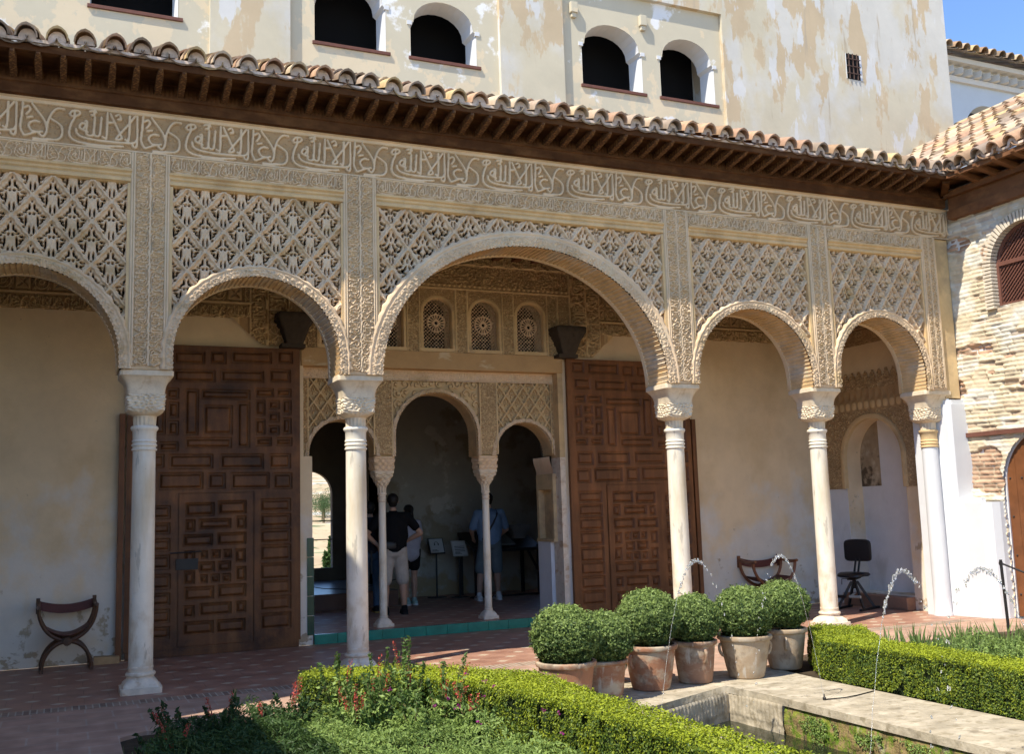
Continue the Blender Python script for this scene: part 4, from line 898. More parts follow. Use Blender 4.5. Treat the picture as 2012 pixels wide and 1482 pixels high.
# the face above must look towards -x
wg.children[-1].data.flip_normals()
ws = slab('wall_body', [(3.0, 0)]+[(DRW[0]-DRW[1], 0)]+arch_pts(*DRW, n=24)[0:]+[(10.4, 0), (10.4, 5.90), (3, 5.90)], [[(WINW[0]-WINW[1], WINW[2])]+arch_pts(WINW[0], WINW[1], WINW[2], WINW[3], n=24)[1:-1]+[(WINW[0]+WINW[1], WINW[2])]], WX+.05, WX+.35, BRK if 0 else WHITE2, wg, axis=0)
sw_ = MB(); sw_.box(WX, WX+.4, -22, 3.0, 0, 5.9); sw_.box(10.8, 15, -22, 5.0, 5.9, 6.0); sw_.build('south_wall', mat('sunny_plaster', (.62, .54, .40), .9, .1, 2, .1), wg)
# window ring of thin bricks and lattice
vo = MB(); t, Yp, Zp, ny, nz = resample(arch_pts(WINW[0], WINW[1], WINW[2], WINW[3], n=40), .048)
for i in range(len(t)):
    a = math.atan2(nz[i], ny[i]); M_ = Matrix.Translation((WX-.02, Yp[i], Zp[i])) @ Matrix.Rotation(a, 4, 'X')
    vo.box(-.03, .12, -.02, .115, -.017, .017, M_, random.uniform(.8, 1.1))
vo.build('brick_ring', mat('ring_brick', (.60, .52, .40), .9, .15, 9, .3), wg)
m_ = MB(); y0, y1 = WINW[0]-WINW[1], WINW[0]+WINW[1]; zz = WINW[2]
for s in range(-30, 40):
    for sg in (1, -1):
        a = Vector((WX+.10+.01*sg, y0+s*.058, zz)); b = Vector((WX+.10+.01*sg, y0+s*.058+sg*1.2, zz+1.2))
        # clip to arch by sampling
        ps = [a.lerp(b, k/60) for k in range(61)]; ok = [bool(in_arch(np.array(p.y), np.array(p.z), *WINW)) and p.z > WINW[2] for p in ps]
        if any(ok): i0 = ok.index(True); i1 = len(ok)-1-ok[::-1].index(True); m_.bar(ps[i0], ps[i1], .016, .012, (1, 0, 0)) if i1 > i0 else None
lt = m_.build('window_lattice', SILL, wg)
m_ = MB()
for yy in (y0+.03, y0+.50, y1-.03): m_.box(WX+.06, WX+.12, yy-.028, yy+.028, zz, zz+.60)
for z_ in (zz+.02, zz+.58): m_.box(WX+.062, WX+.118, y0, y1, z_-.028, z_+.028)
t, Yp, Zp, ny, nz = resample(arch_pts(WINW[0], WINW[1]-.03, WINW[2], WINW[3]-.03, n=30), .05)
m_.tube([(WX+.09, a, b) for a, b in zip(Yp, Zp)], .03, 6); m_.build('window_frame', SILL, wg)
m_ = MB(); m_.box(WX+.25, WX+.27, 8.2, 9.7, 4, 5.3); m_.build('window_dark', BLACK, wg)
m_ = MB(); m_.box(WX-.035, WX+.02, 8.6, 10.12, 2.38, 2.44); m_.build('timber_lintel', SILL, wg, lab='thin red brown timber set in the brick above the door')
dr = thing('arched_door', 'varnished brown plank door with studs in the white and brick wall at the right edge', 'door', (WX+.2, 8.8, 0))
m_ = MB(); 
for k in range(8): m_.box(WX+.07, WX+.11, 8.18+k*.18, 8.18+(k+1)*.18-.004, 0.02, 2.5)
m_.build('door_leaf', mat('varnished_door', (.17, .065, .024), .45, .25, 5, .1, 40, .4), dr)
m_ = MB()
for z_ in (.3, .8, 1.3, 1.8):
    for k in range(8): m_.lathe([(.014, 0), (.012, .008), (.004, .014)], 0, 0, 10)
    vsn = m_.v
for i in range(0, len(m_.v)):
    v = m_.v[i]; q = i//30; z_ = (.3, .8, 1.3, 1.8)[min(3, q//8)]; kk = q % 8; m_.v[i] = (WX+.07-v[2], 8.27+kk*.18+v[0], z_+v[1])
m_.build('door_studs', IRON, dr)
# whitewashed folds in the corner
wb = MB(); foot = [(10.84, 10.60), (10.84, 10.40), (10.97, 10.38), (10.98, 10.13), (11.01, 9.98), (11.03, 9.74), (11.08, 9.70), (11.12, 9.64), (11.22, 9.60), (11.34, 9.60), (11.34, 10.62)]
wbo = MB(); wbo.prism(foot, 2, 0, 1.50)
f2 = [(10.84, 10.60), (10.84, 10.40), (10.97, 10.38), (10.985, 10.13), (11.04, 10.09), (11.34, 10.09), (11.34, 10.60)]
for (za, zb, dx) in ((1.501, 2.84, .0), (2.841, 2.90, .03)): wbo.prism([(x+(dx if x < 11.1 else 0), y-(dx if y < 10.3 else 0)*-.5) for x, y in f2], 2, za, zb)
wbo.prism([(11.0, 10.085), (11.12, 9.80), (11.2, 9.80), (11.34, 10.085)], 2, 1.501, 1.56)
wbo.build('whitewashed_corner', WHITE, wg)
# wing eave and roof
t2 = tiles('roof_tiles', (10.755, 5.0, EZ), (0, 1, 0), Vector((1, 0, .565)), 60, 15, .245, .33, wg, seed=9, ragged=.03, clip=lambda p: p.y < 9.62 or (p.x-10.77)*.565 > (p.y-9.60)*.42-.12 and (p.y < 12.72 or p.x > 14.62))
mo = MB()
for i in range(19):
    y = 5.0+.245*(i+.5); mo.add([(10.79, y+.078*math.cos(PI*k/8), EZ+.015+.098*math.sin(PI*k/8)) for k in range(9)], [tuple(range(9))])
mo.box(10.792, 10.82, 5, 9.6, EZ-.01, EZ+.02); mo.build('tile_mortar', MORT, wg)
m_ = MB(); m_.box(10.80, 10.86, 5, 9.62, EZ-.095, EZ-.03); m_.box(10.86, 11.45, 5, 9.68, EZ-.056, EZ-.041); m_.box(11.18, 11.40, 5, 10.0, 5.42, 5.54); m_.box(11.22, 11.40, 5, 10.0, 5.54, 5.72); m_.box(11.14, 11.40, 5, 10.0, 5.72, 5.80); m_.build('eave_board', EAVR, wg)
r2 = r1.copy(); r2.data = r1.data.copy(); r2.data.materials[0] = EAVR
for k in range(14):
    y = 9.42-.29*k; o = r2 if k == 0 else r2.copy(); COL.objects.link(o); place_part(o, (11.26, y, 5.81), R(-90), wg); o.scale = (1.25, 1.05, 1)
m_ = MB(); m_.bar((11.2, 10.05, 5.80), (10.86, 9.68, 5.86), .09, .10); m_.build('corner_beam', EAVE, wg)
# ------------------------------------------------------------ TOWER
tw = thing('tower', 'tall pale rendered tower block with arched dark windows rising behind the portico roof', 'building', (6, B, 0))
TY = B-.02
def awin(cx, hw, z0, za): return [(cx-hw, z0)]+[(x, z) for x, z in arch_pts(cx, hw, z0, za, n=20)[1:-1]]+[(cx+hw, z0)]
WINS = [(-.25, .50, 7.96, 8.95), (.66, .52, 7.96, 8.95), (3.44, .50, 7.95, 9.0), (4.80, .50, 7.95, 8.84), (7.56, .53, 7.95, 8.98), (8.93, .51, 7.95, 8.98)]
WINS = WINS[1:]
TH = []
def wshape(cx, hw, z0, za):
    # jambs, small impost step, segmental-round head
    zs = za-.34; P = [(cx-hw, z0), (cx-hw, zs-.06), (cx-hw+.05, zs-.02), (cx-hw+.05, zs)]
    for k in range(13):
        t = PI*(1-k/12); P.append((cx+(hw-.05)*math.cos(t), zs+.34*math.sin(t)))
    P += [(cx+hw-.05, zs-.02), (cx+hw, zs-.06), (cx+hw, z0)]; return P
slab('recessed_wall', [(-2.5, 5.5), (9.7, 5.5), (9.7, 9.55), (-2.5, 9.55)], [wshape(*w_) for w_ in WINS], TY+.075, TY+.45, TOWP, tw)
m_ = MB(); m_.box(-6, -1.2, TY, TY+.5, 5, 14); m_.box(1.57, 2.60, TY, TY+.0749, 5, 14); m_.box(5.65, 6.69, TY, TY+.0749, 5, 14); m_.box(9.60, 14.60, TY, 20, 5, 14); m_.box(-1.2, 9.6, TY, TY+.45, 9.50, 14); m_.build('wall', TOW, tw)
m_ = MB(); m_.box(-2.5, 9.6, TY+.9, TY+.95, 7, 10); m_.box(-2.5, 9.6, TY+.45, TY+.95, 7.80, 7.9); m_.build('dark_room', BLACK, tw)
# windows: white inner jambs, imposts, sills
for w_ in WINS:
    cx, hw, z0, za = w_; f = MB(); f.box(cx-hw-.03, cx+hw+.06, TY+.045, TY+.2, z0-.045, z0); o = f.build('window_sill', SILL, tw, bevel=.004)
    f = MB(); P = wshape(cx, hw, z0, za); Pi = wshape(cx-.01, hw-.03, z0, za-.03)
    q = len(P); f.add([(x, TY+.072, z) for x, z in P]+[(x, TY+.40, z) for x, z in Pi], [(i, i+1, q+i+1, q+i) for i in range(q-1)])
    f.box(cx-hw-.05, cx-hw+.02, TY+.06, TY+.10, za-.42, za-.36); f.box(cx+hw-.02, cx+hw+.05, TY+.06, TY+.10, za-.42, za-.36); f.build('window_reveal', WHITE, tw)
for x_ in (8.12, 6.9): f = MB(); f.box(x_-.06, x_+.06, TY+.0, TY+.075, 9.05, 9.22); f.box(x_-.04, x_+.04, TY+.02, TY+.075, 8.98, 9.05); f.build('small_corbel', TOWP, tw, bevel=.01)
SW = (12.16, 12.47, 8.79, 9.25)
f = MB(); f.box(SW[0], SW[1], TY-.002, TY+.002, SW[2], SW[3]); o = f.build('small_window', BLACK, tw)
f = MB()
for k in range(3): f.box(SW[0]+.05+k*.09, SW[0]+.065+k*.09, TY-.03, TY-.015, SW[2], SW[3])
for k in range(3): f.box(SW[0], SW[1], TY-.034, TY-.02, SW[2]+.09+k*.13, SW[2]+.103+k*.13)
f.build('window_bars', mat('rust_bars', (.10, .06, .045), .8, .2, 9), o)
f = MB(); f.box(SW[0]-.0, SW[0]+.008, TY-.012, TY+.0, SW[2], SW[3]); f.box(SW[1]-.0, SW[1]+.045, TY-.006, TY+.0, SW[2], SW[3]); f.build('window_frame', WHITE, o)
# ------------------------------------------------------------ FAR BUILDING, LEFT BUILDING
fa = thing('white_building', 'white building with tiled roof and dentil cornice in the gap beside the tower', 'building', (28, 22, 0))
FY = 22
slab('wall', [(22, 0), (40, 0), (40, 15.0), (22, 15.0)], [awin(26.75, 1.05, 11.5, 13.95)], FY, FY+.6, FARW, fa)
f = MB(); f.box(22, 40, FY-.12, FY, 14.55, 14.72); f.box(22, 40, FY-.40, FY, 15.05, 15.2); f.box(22, 40, FY-.12, FY, 14.95, 15.05)
for k in range(45): f.prism([(22.1+k*.4, FY), (22.1+k*.4+.26, FY), (22.1+k*.4+.26, FY-.26), (22.1+k*.4+.13, FY-.36)], 2, 14.74, 14.94)
f.build('dentil_cornice', mat('cornice_white', (.58, .55, .50), .85, .06, 2), fa)
f = MB(); f.box(22, 40, FY+2, FY+2.1, 10, 15); f.build('arch_dark', mat('loggia_shade', (.16, .14, .11), .9, .1, 2), fa)
tiles('roof_tiles', (22, FY-.75, 15.28), (1, 0, 0), Vector((0, 1, .45)), 48, 6, .38, .5, fa, r=.15, seed=12)
f = MB(); f.prism([(28.35, 13.6), (29.05, 13.6), (29.1, 14.0), (28.7, 14.15), (28.3, 14.0)], 1, FY-.3, FY); f.build('wall_bracket', FARW, fa)
lb = thing('west_wing', 'low wing and taller corner block closing the court on the left', 'building', (-3, 5, 0))
f = MB(); f.box(-5, -1.9, -6, 7.7, 0, 4.0); f.box(-5.2, -1.38, -6, 7.7, 4.0, 4.25); f.box(-5, -1.9, 7.7, 12.7, 0, 7.2); f.build('walls', WHITE2, lb)
f = MB(); f.box(-5.4, -1.38, 7.6, 12.74, 7.35, 7.55); f.build('roof', TILE, lb)
# ------------------------------------------------------------ VEGETATION
ORD = ['leftmost', 'second', 'third', 'fourth', 'fifth', 'sixth', 'seventh', 'eighth', 'ninth', 'tenth', 'eleventh', 'twelfth', 'thirteenth']
def px(x, y): return (x*cr.x+y*cr.y)/(x*d.x+y*d.y)
def rank(L):
    q = sorted(range(len(L)), key=lambda i: px(L[i][0], L[i][1])); out = [0]*len(L)
    for k, i in enumerate(q): out[i] = k
    return out
def nth(k): return ORD[k] if k == 0 else ORD[k]+' from the left'
def leaves(name, P, N_, size, asp, col, m, parent=None, spread=.9):
    P = np.asarray(P, float); n = len(P); N_ = np.asarray(N_, float)+rng.normal(0, spread, (n, 3)); N_ /= np.linalg.norm(N_, axis=1)[:, None]
    T = rng.normal(size=(n, 3)); T -= (T*N_).sum(1)[:, None]*N_; T /= np.linalg.norm(T, axis=1)[:, None]; S = np.cross(N_, T)
    L = (size*rng.uniform(.65, 1.3, n))[:, None] if np.isscalar(size) else size[:, None]; W = L*asp
    V = np.stack([P-T*L*.5, P+S*W*.5+N_*L*.06, P+T*L*.5, P-S*W*.5+N_*L*.06], 1).reshape(-1, 3)
    Q = np.arange(4*n).reshape(n, 4)
    return put(name, raw(name, V, Q, False, np.repeat(np.asarray(col), 4)), m, parent)
def in_poly(x, y, poly):
    c = np.zeros(x.shape, bool); n = len(poly)
    for i in range(n):
        x0, y0 = poly[i]; x1, y1 = poly[(i+1) % n]
        k = ((y0 > y) != (y1 > y)) & (x < (x1-x0)*(y-y0)/((y1-y0) if y1 != y0 else 1e-9)+x0); c ^= k
    return c
def hedge(label, poly, h, dens=13000, size=.019, vis=None):
    t = thing('box_hedge', label, 'hedge', (sum(p[0] for p in poly)/len(poly), sum(p[1] for p in poly)/len(poly), 0))
    core = MB(); cx = t.location.x; cy = t.location.y
    n = len(poly); ins = []
    for i in range(n):
        a = Vector(poly[i-1]); b = Vector(poly[i]); c = Vector(poly[(i+1) % n]); e1 = (b-a).normalized(); e2 = (c-b).normalized()
        nn = Vector((-(e1+e2).y, (e1+e2).x)).normalized(); ins.append((b.x+nn.x*.055, b.y+nn.y*.055))
    core.prism(ins, 2, -.02, h-.05); core.build('hedge_core', INNER, t)
    xs = [p[0] for p in poly]; ys = [p[1] for p in poly]; A = (max(xs)-min(xs))*(max(ys)-min(ys))
    k = int(A*dens); x = rng.uniform(min(xs), max(xs), k); y = rng.uniform(min(ys), max(ys), k); m_ = in_poly(x, y, poly); x = x[m_]; y = y[m_]
    dz = (noise2(x, y, 5, 3, 3)-.5)*.05; z = h+dz-.03*rng.random(len(x))**2+.012*rng.normal(size=len(x))
    P = [np.stack([x, y, z], 1)]; N_ = [np.tile([0, 0, 1.], (len(x), 1))]
    cl = [np.clip(.78+.7*(noise2(x, y, 3, 8, 3)-.5)+.24*rng.normal(size=len(x)), 0, 1)]  # top leaves coloured lighter than the sides: sunlight put into the colour
    for i in range(n):
        a = np.array(poly[i]); b = np.array(poly[(i+1) % n]); L = np.hypot(*(b-a)); e = (b-a)/L; nn = np.array([e[1], -e[0]])
        k = int(L*h*dens*1.0); s_ = rng.random(k); z = rng.random(k)*h; dd_ = (noise2(s_*L, z, 7, i+5, 3)-.5)*.07-.02*rng.random(k)
        gp = noise2(s_*L, z, 9, i+31, 2) > .24; s_, z, dd_ = s_[gp], z[gp], dd_[gp]; k = len(z)
        p = a+np.outer(s_*L, e)+nn*dd_[:, None]; P.append(np.c_[p, z]); N_.append(np.tile([nn[0], nn[1], .25], (k, 1)))
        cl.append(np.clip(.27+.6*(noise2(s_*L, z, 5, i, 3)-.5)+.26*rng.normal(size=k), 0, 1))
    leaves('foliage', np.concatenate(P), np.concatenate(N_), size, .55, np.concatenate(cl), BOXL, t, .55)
    return t
HL = [(1.64, 7.8), (2.01, 7.49), (2.39, 7.13), (2.66, 6.64), (2.77, 6.12), (2.86, 5.65), (2.89, 4.82), (2.89, 3.0), (3.3, 3.0), (3.30, 4.0), (3.24, 4.8), (3.22, 5.9), (3.22, 6.6), (3.24, 7.03), (2.97, 7.30), (2.70, 7.60), (2.37, 7.92), (1.93, 8.12), (1.72, 8.05)]
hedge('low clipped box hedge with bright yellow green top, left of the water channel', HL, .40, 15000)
HR = [(6.27, 7.43), (6.28, 6.6), (6.28, 5.4), (6.28, 3.0), (6.75, 3.0), (6.75, 5.4), (6.74, 6.6), (6.72, 7.05), (7.0, 7.55), (7.32, 8.03), (7.10, 8.42), (6.92, 8.36), (6.78, 8.2)]
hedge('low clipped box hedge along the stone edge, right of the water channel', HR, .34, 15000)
# clipped shrubs in terracotta pots
def potted(x, y, h, rr, br, bz, R_, label, terra, seed, handle=True):
    t = thing('potted_shrub', label, 'potted shrub', (x, y, 0), 'clipped shrubs in terracotta pots')
    p = MB(); f = lambda u: br+(rr-.012-br)*u**.8
    prof = [(br-.01, 0.004), (br, .012)]+[(f(u), h*(.03+.85*u)) for u in np.linspace(.02, 1, 14)]+[(rr+.004, h*.90), (rr+.012, h*.94), (rr+.010, h*.985), (rr, h), (rr-.018, h), (rr-.024, h*.95), (rr-.03, h*.88)]
    p.lathe([(a+.0012*math.sin(b*260), b) for a, b in prof], x, y, 48); p.build('pot', TERRA[terra], t, True)
    so_ = MB(); so_.lathe([(rr-.03, h*.87), (rr-.03, h*.9)], x, y, 24); so_.build('earth', SOIL, t)
    if handle:
        an0 = seed*1.3+2.6
        for s in (0, PI):
            hd = MB(); an = an0+s; hd.tube([(x+math.cos(an)*(f(.75+.2*math.cos(k))+.028*math.sin(k)), y+math.sin(an)*(f(.75+.2*math.cos(k))+.028*math.sin(k)), h*(.66+.14*math.cos(k))) for k in np.linspace(0, PI, 7)], .014, 8); hd.build('handle', TERRA[terra], t, True)
    # crown
    rg = np.random.default_rng(seed); k = int(26000*(R_/.25)**2)
    d_ = rg.normal(size=(k, 3)); d_ /= np.linalg.norm(d_, axis=1)[:, None]; d_ = d_[d_[:, 2] > -.86]; k = len(d_)
    th = np.arctan2(d_[:, 1], d_[:, 0]); lump = (noise2(th*2+9, d_[:, 2]*4+5, 1.3, seed, 3)-.5)*.15+(noise2(th*2+9, d_[:, 2]*4+5, 6, seed+3, 2)-.5)*.10
    rad = R_*(1+lump)-.05*rg.random(k)**2.2; cz = bz
    P = d_*rad[:, None]*np.array([1, 1, .90])+np.array([x, y, cz])
    gp = noise2(th*2+9, d_[:, 2]*4+5, 4.5, seed+21, 2) > .27; P, d_, th, rad, lump = P[gp], d_[gp], th[gp], rad[gp], lump[gp]; k = len(P)
    stray = rg.random(k) < .04; P[stray] += d_[stray]*.024
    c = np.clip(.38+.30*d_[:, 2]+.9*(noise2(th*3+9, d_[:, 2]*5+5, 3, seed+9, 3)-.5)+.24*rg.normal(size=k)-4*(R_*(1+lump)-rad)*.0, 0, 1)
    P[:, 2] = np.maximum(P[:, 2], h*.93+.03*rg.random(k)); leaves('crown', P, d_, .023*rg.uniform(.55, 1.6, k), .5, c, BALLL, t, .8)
    co = MB(); V = []; 
    co.lathe([(.01, cz-R_*.78)]+[((R_-.06)*math.sin(a), max(h*.95, cz-(R_-.06)*.9*math.cos(a))) for a in np.linspace(.35, PI-.02, 14)], x, y, 24); co.build('crown_core', INNER, t)
    tr = MB(); tr.tube([(x, y, h*.85), (x+.005, y, cz-R_*.5)], .018, 8); tr.build('trunk', STEM, t)
    return t
PT = [(3.62, 7.47, .385, .235, .17, .57, .270, 'clipped round shrub in a wide terracotta pot, the nearest and leftmost of the row', 0, 1, False),
      (4.07, 7.66, .335, .190, .14, .50, .245, 'small clipped shrub in a plain reddish pot, second of the row, between two larger ones', 0, 2, False),
      (4.66, 7.90, .385, .235, .165, .605, .275, 'tallest clipped round shrub in a deep red pot with broken handles, third of the row', 0, 3, True),
      (5.17, 7.97, .375, .200, .150, .555, .245, 'looser clipped shrub in a tapered red brown pot, fourth of the row', 2, 4, True),
      (5.70, 7.93, .385, .240, .160, .58, .265, 'clipped shrub in a pale buff pot with ribbed rim, fifth of the row', 1, 5, True),
      (6.30, 8.12, .385, .215, .150, .595, .255, 'dark clipped shrub in a greyish buff pot at the right end of the row', 1, 6, True)]
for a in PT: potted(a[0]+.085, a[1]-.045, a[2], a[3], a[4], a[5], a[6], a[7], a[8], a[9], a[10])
# glazed bowl and white dish between the pots
bo = MB(); bo.lathe([(.10, 0.004), (.11, .012), (.085, .03), (.08, .045), (.13, .075), (.17, .12), (.185, .17), (.175, .172), (.16, .13), (.10, .08), (.01, .07)], 4.60, 8.36, 40)
tag(bo.build('glazed_bowl', GLAZE, None, True), 'ochre and green glazed bowl on a foot standing between the second and third shrubs', 'bowl')
bo = MB(); bo.lathe([(.07, 0.004), (.08, .01), (.06, .03), (.10, .06), (.16, .085), (.165, .095), (.15, .092), (.08, .065), (.01, .06)], 5.12, 8.42, 40)
tag(bo.build('white_dish', WHITE2, None, True), 'shallow white dish on the paving behind the third and fourth shrubs', 'dish')

def blades(name, cx, cy, n, h, rad, m, parent, seed, w=.018, curve=.35, z0=0.):
    rg = np.random.default_rng(seed); V = []; Q = []; col = []
    for i in range(n):
        a = rg.random()*6.28; r_ = rad*rg.random()**.6; bx, by = cx+r_*math.cos(a), cy+r_*math.sin(a); ln = rg.uniform(.05, curve); da = a+rg.normal(0, .8); hh = h*rg.uniform(.55, 1.1); sa = rg.random()*3.14; c = rg.random()
        K = 5
        for k in range(K+1):
            u = k/K; px = bx+ln*hh*u**2*math.cos(da); py = by+ln*hh*u**2*math.sin(da); pz = z0+hh*u*(1-.15*ln*u); ww = w*(1-u**2.2)*.5+.0008
            V += [(px-ww*math.cos(sa), py-ww*math.sin(sa), pz), (px+ww*math.cos(sa), py+ww*math.sin(sa), pz)]; col += [c*.8+.2*u]*2
        o = len(V)-2*(K+1)
        for k in range(K): Q.append((o+2*k, o+2*k+1, o+2*k+3, o+2*k+2))
    return put(name, raw(name, V, Q, True, np.array(col)), m, parent)
IR = [(7.15, 7.55), (7.35, 7.25), (7.6, 7.6), (7.55, 6.95), (7.8, 7.2), (8.0, 7.5), (8.1, 7.0), (8.35, 7.3), (7.35, 6.75), (7.75, 6.7), (8.3, 6.75), (7.2, 7.0), (8.6, 7.05)]
for i, (x, y) in enumerate(IR):
    o = blades('iris_clump', x, y, 42, .38, .17, IRISL, None, 50+i, .028, .35); tag(o, 'clump of upright sword shaped iris leaves behind the right hedge, '+nth(rank(IR)[i]), 'iris', 'iris clumps behind the right hedge')
def salvia(name, x, y, h, seed, label, group, red=.5, nst=7, leafm=None, flower=None, dens=1.):
    rg = np.random.default_rng(seed); t = thing(name, label, 'flowering plant', (x, y, 0), group); st = MB(); P = []; N_ = []; C_ = []; FP = []; FN = []
    for i in range(nst):
        a = rg.random()*6.28; sp = .22*rg.random(); hh = h*rg.uniform(.65, 1.05); ex = x+math.cos(a)*sp; ey = y+math.sin(a)*sp
        pts = [(x+(ex-x)*u**1.2+.01*math.sin(u*9+i), y+(ey-y)*u**1.2, hh*u) for u in np.linspace(0, 1, 6)]
        st.tube(pts, [.004, .0035, .003, .0028, .002, .0015], 5)
        for u in np.linspace(.08, .72, int(26*dens)):
            for k in range(4):
                an = rg.random()*6.28; rr = .03+.05*rg.random()*(1-u*.5); P.append((x+(ex-x)*u**1.2+math.cos(an)*rr, y+(ey-y)*u**1.2+math.sin(an)*rr, hh*u+rg.normal(0, .012))); N_.append((math.cos(an)*.5, math.sin(an)*.5, .8)); C_.append(rg.random())
        if rg.random() < red:
            for u in np.linspace(.74, 1, 14):
                for k in range(3):
                    an = rg.random()*6.28; rr = .012; FP.append((x+(ex-x)*u**1.2+math.cos(an)*rr, y+(ey-y)*u**1.2+math.sin(an)*rr, hh*u)); FN.append((math.cos(an), math.sin(an), .2))
        else:
            for u in np.linspace(.74, 1, 12):
                for k in range(2):
                    an = rg.random()*6.28; P.append((x+(ex-x)*u**1.2+math.cos(an)*.01, y+(ey-y)*u**1.2+math.sin(an)*.01, hh*u)); N_.append((math.cos(an), math.sin(an), .2)); C_.append(.1)
    st.build('stems', STEM, t); leaves('leaves', P, N_, .042, .42, C_, leafm or HERB, t, .5)
    for q in range(0, len(FP), 42): leaves('flower_spike', FP[q:q+42], FN[q:q+42], .015, .6, rg.random(42), flower or REDF, t, .6)
    return t
SP = [(2.10, 7.30, .62), (2.28, 7.05, .70), (2.0, 7.0, .50), (2.42, 6.75, .58), (2.15, 6.6, .46), (1.85, 7.35, .58), (2.5, 6.4, .44), (1.85, 6.9, .44)]
for i, (x, y, h) in enumerate(SP):
    salvia('salvia', x, y, h, 80+i, 'sunlit salvia with coral red spikes by the left hedge, '+nth(rank(SP)[i]), 'red flowering salvias in the left bed', .20, 9)
SD = [(.72, 7.1, .42), (1.0, 7.1, .44), (1.25, 7.1, .40), (1.5, 7.2, .46), (.6, 6.6, .36)]
for i, (x, y, h) in enumerate(SD): salvia('salvia', x, y, h, 180+i, 'shaded dark leaved salvia with small red spikes in the left bed, '+nth(rank(SD)[i]), 'shaded salvias in the left bed', .25, 9, DKL)
SR = [(7.4, 5.9, .48), (7.75, 6.1, .5), (8.05, 6.4, .5), (7.6, 5.5, .46), (8.4, 6.5, .52), (8.75, 6.75, .5), (8.9, 6.3, .46), (7.2, 5.3, .42)]
for i, (x, y, h) in enumerate(SR): salvia('salvia', x, y, h, 280+i, 'salvia with deep red flowers in the right bed, '+nth(rank(SR)[i]), 'red salvias in the right bed', .5, 9)
# mass planting that cannot be counted
def mass(name, label, poly, h, n, m, size, asp, seed, blad=0):
    rg = np.random.default_rng(seed); xs = [p[0] for p in poly]; ys = [p[1] for p in poly]; x = rg.uniform(min(xs), max(xs), n*2); y = rg.uniform(min(ys), max(ys), n*2); k = in_poly(x, y, poly); x = x[k][:n]; y = y[k][:n]
    # clumps: leaves gather on mounds
    hh = h*(.35+1.0*noise2(x, y, 3.2, seed, 3)+.35*(noise2(x, y, 11, seed+1, 2)-.5)); z = hh*(1-.75*rg.random(len(x))**2.4)
    gx_ = noise2(x+.02, y, 3.2, seed, 3)-noise2(x-.02, y, 3.2, seed, 3); gy_ = noise2(x, y+.02, 3.2, seed, 3)-noise2(x, y-.02, 3.2, seed, 3)
    c = np.clip(.5*noise2(x, y, 2.3, seed+5, 2)+.55*rg.random(len(x)), 0, 1)
    o = leaves(name, np.stack([x, y, z], 1), np.stack([-gx_*9, -gy_*9, np.full(len(x), .8)], 1), size, asp, c, m, None, .65); tag(o, label, 'ground cover', kind='stuff'); return o
mass('ground_cover', 'light green herbs filling the sunny part of the left bed', [(1.45, 2.5), (2.8, 2.5), (2.76, 5.6), (2.5, 6.5), (2.2, 7.0), (1.65, 7.5), (1.45, 7.4)], .27, 42000, HERB, .032, .36, 3)
mass('ground_cover', 'dark narrow leaved plants filling the shaded part of the left bed', [(.45, 2.5), (1.5, 2.5), (1.5, 7.5), (1.0, 7.6), (.7, 7.2), (.45, 6.4)], .29, 46000, DKL, .044, .26, 4)
mass('ground_cover', 'mixed green plants filling the bed behind the right hedge', [(6.75, 3), (10.5, 3), (10.5, 6.6), (8.6, 6.9), (7.0, 6.9), (6.75, 6.6)], .36, 42000, HERB, .036, .36, 6)
blades('grass_tufts', .62, 6.3, 90, .30, .30, IRISL, None, 5, .014, .6); tag(bpy.data.objects['grass_tufts'], 'tuft of strap shaped green leaves at the lower left corner of the bed', 'grass tuft')
# purple blossoms sprinkled
rg = np.random.default_rng(9); fp = [(rg.uniform(1.9, 2.7), rg.uniform(4.8, 6.6), rg.uniform(.36, .5)) for _ in range(12)]
FPp = [(x+rg.normal(0, .008), y+rg.normal(0, .008), z+rg.normal(0, .006)) for x, y, z in fp for _ in range(9)]
tag(leaves('blossoms', FPp, [(0, 0, 1)]*len(FPp), .016, .8, rg.random(len(FPp)), PINKF, None, .8), 'scattered small purple blossoms among the herbs of the left bed', 'blossoms', kind='stuff')
k = 9000; yy = rng.uniform(3, 6.75, k); zz = rng.uniform(-.30, -.09, k); q = noise2(yy, zz, 6, 77, 3) > .5
tag(leaves('moss', np.stack([5.415-.02*rng.random(k), yy, zz], 1)[q], np.tile([-1., 0, .4], (k, 1))[q], .016, .7, rng.random(k)[q], HERB, None, .5), 'wet green moss and ferns clinging to the right wall of the channel', 'moss', kind='stuff')
# trees on the hill seen through the inner window
def hill_tree(name, label, x, y, h, r_, shape, seed, group):
    z0 = float(terr(np.array(x), np.array(y))); t = thing(name, label, 'tree', (x, y, z0), group); tr = MB(); tr.tube([(x, y, z0-.5), (x, y, z0+h*.6)], [r_*.12, r_*.05], 8); tr.build('trunk', STEM, t)
    rg = np.random.default_rng(seed); n = 2600; d_ = rg.normal(size=(n, 3)); d_ /= np.linalg.norm(d_, axis=1)[:, None]; q = rg.random(n)**.4
    if shape == 'cone': u = rg.random(n); rr = r_*(1-u)**.7*(.6+.4*q); an = rg.random(n)*6.28; P = np.stack([x+rr*np.cos(an), y+rr*np.sin(an), z0+h*(.05+.95*u)], 1)
    else: P = d_*q[:, None]*np.array([r_, r_, h*.36])*(1+.3*np.sin(d_[:, :1]*7))+np.array([x, y, z0+h*.62])
    leaves('crown', P, d_, .05*h*.6, .6, rg.random(n), DKL, t, .8)
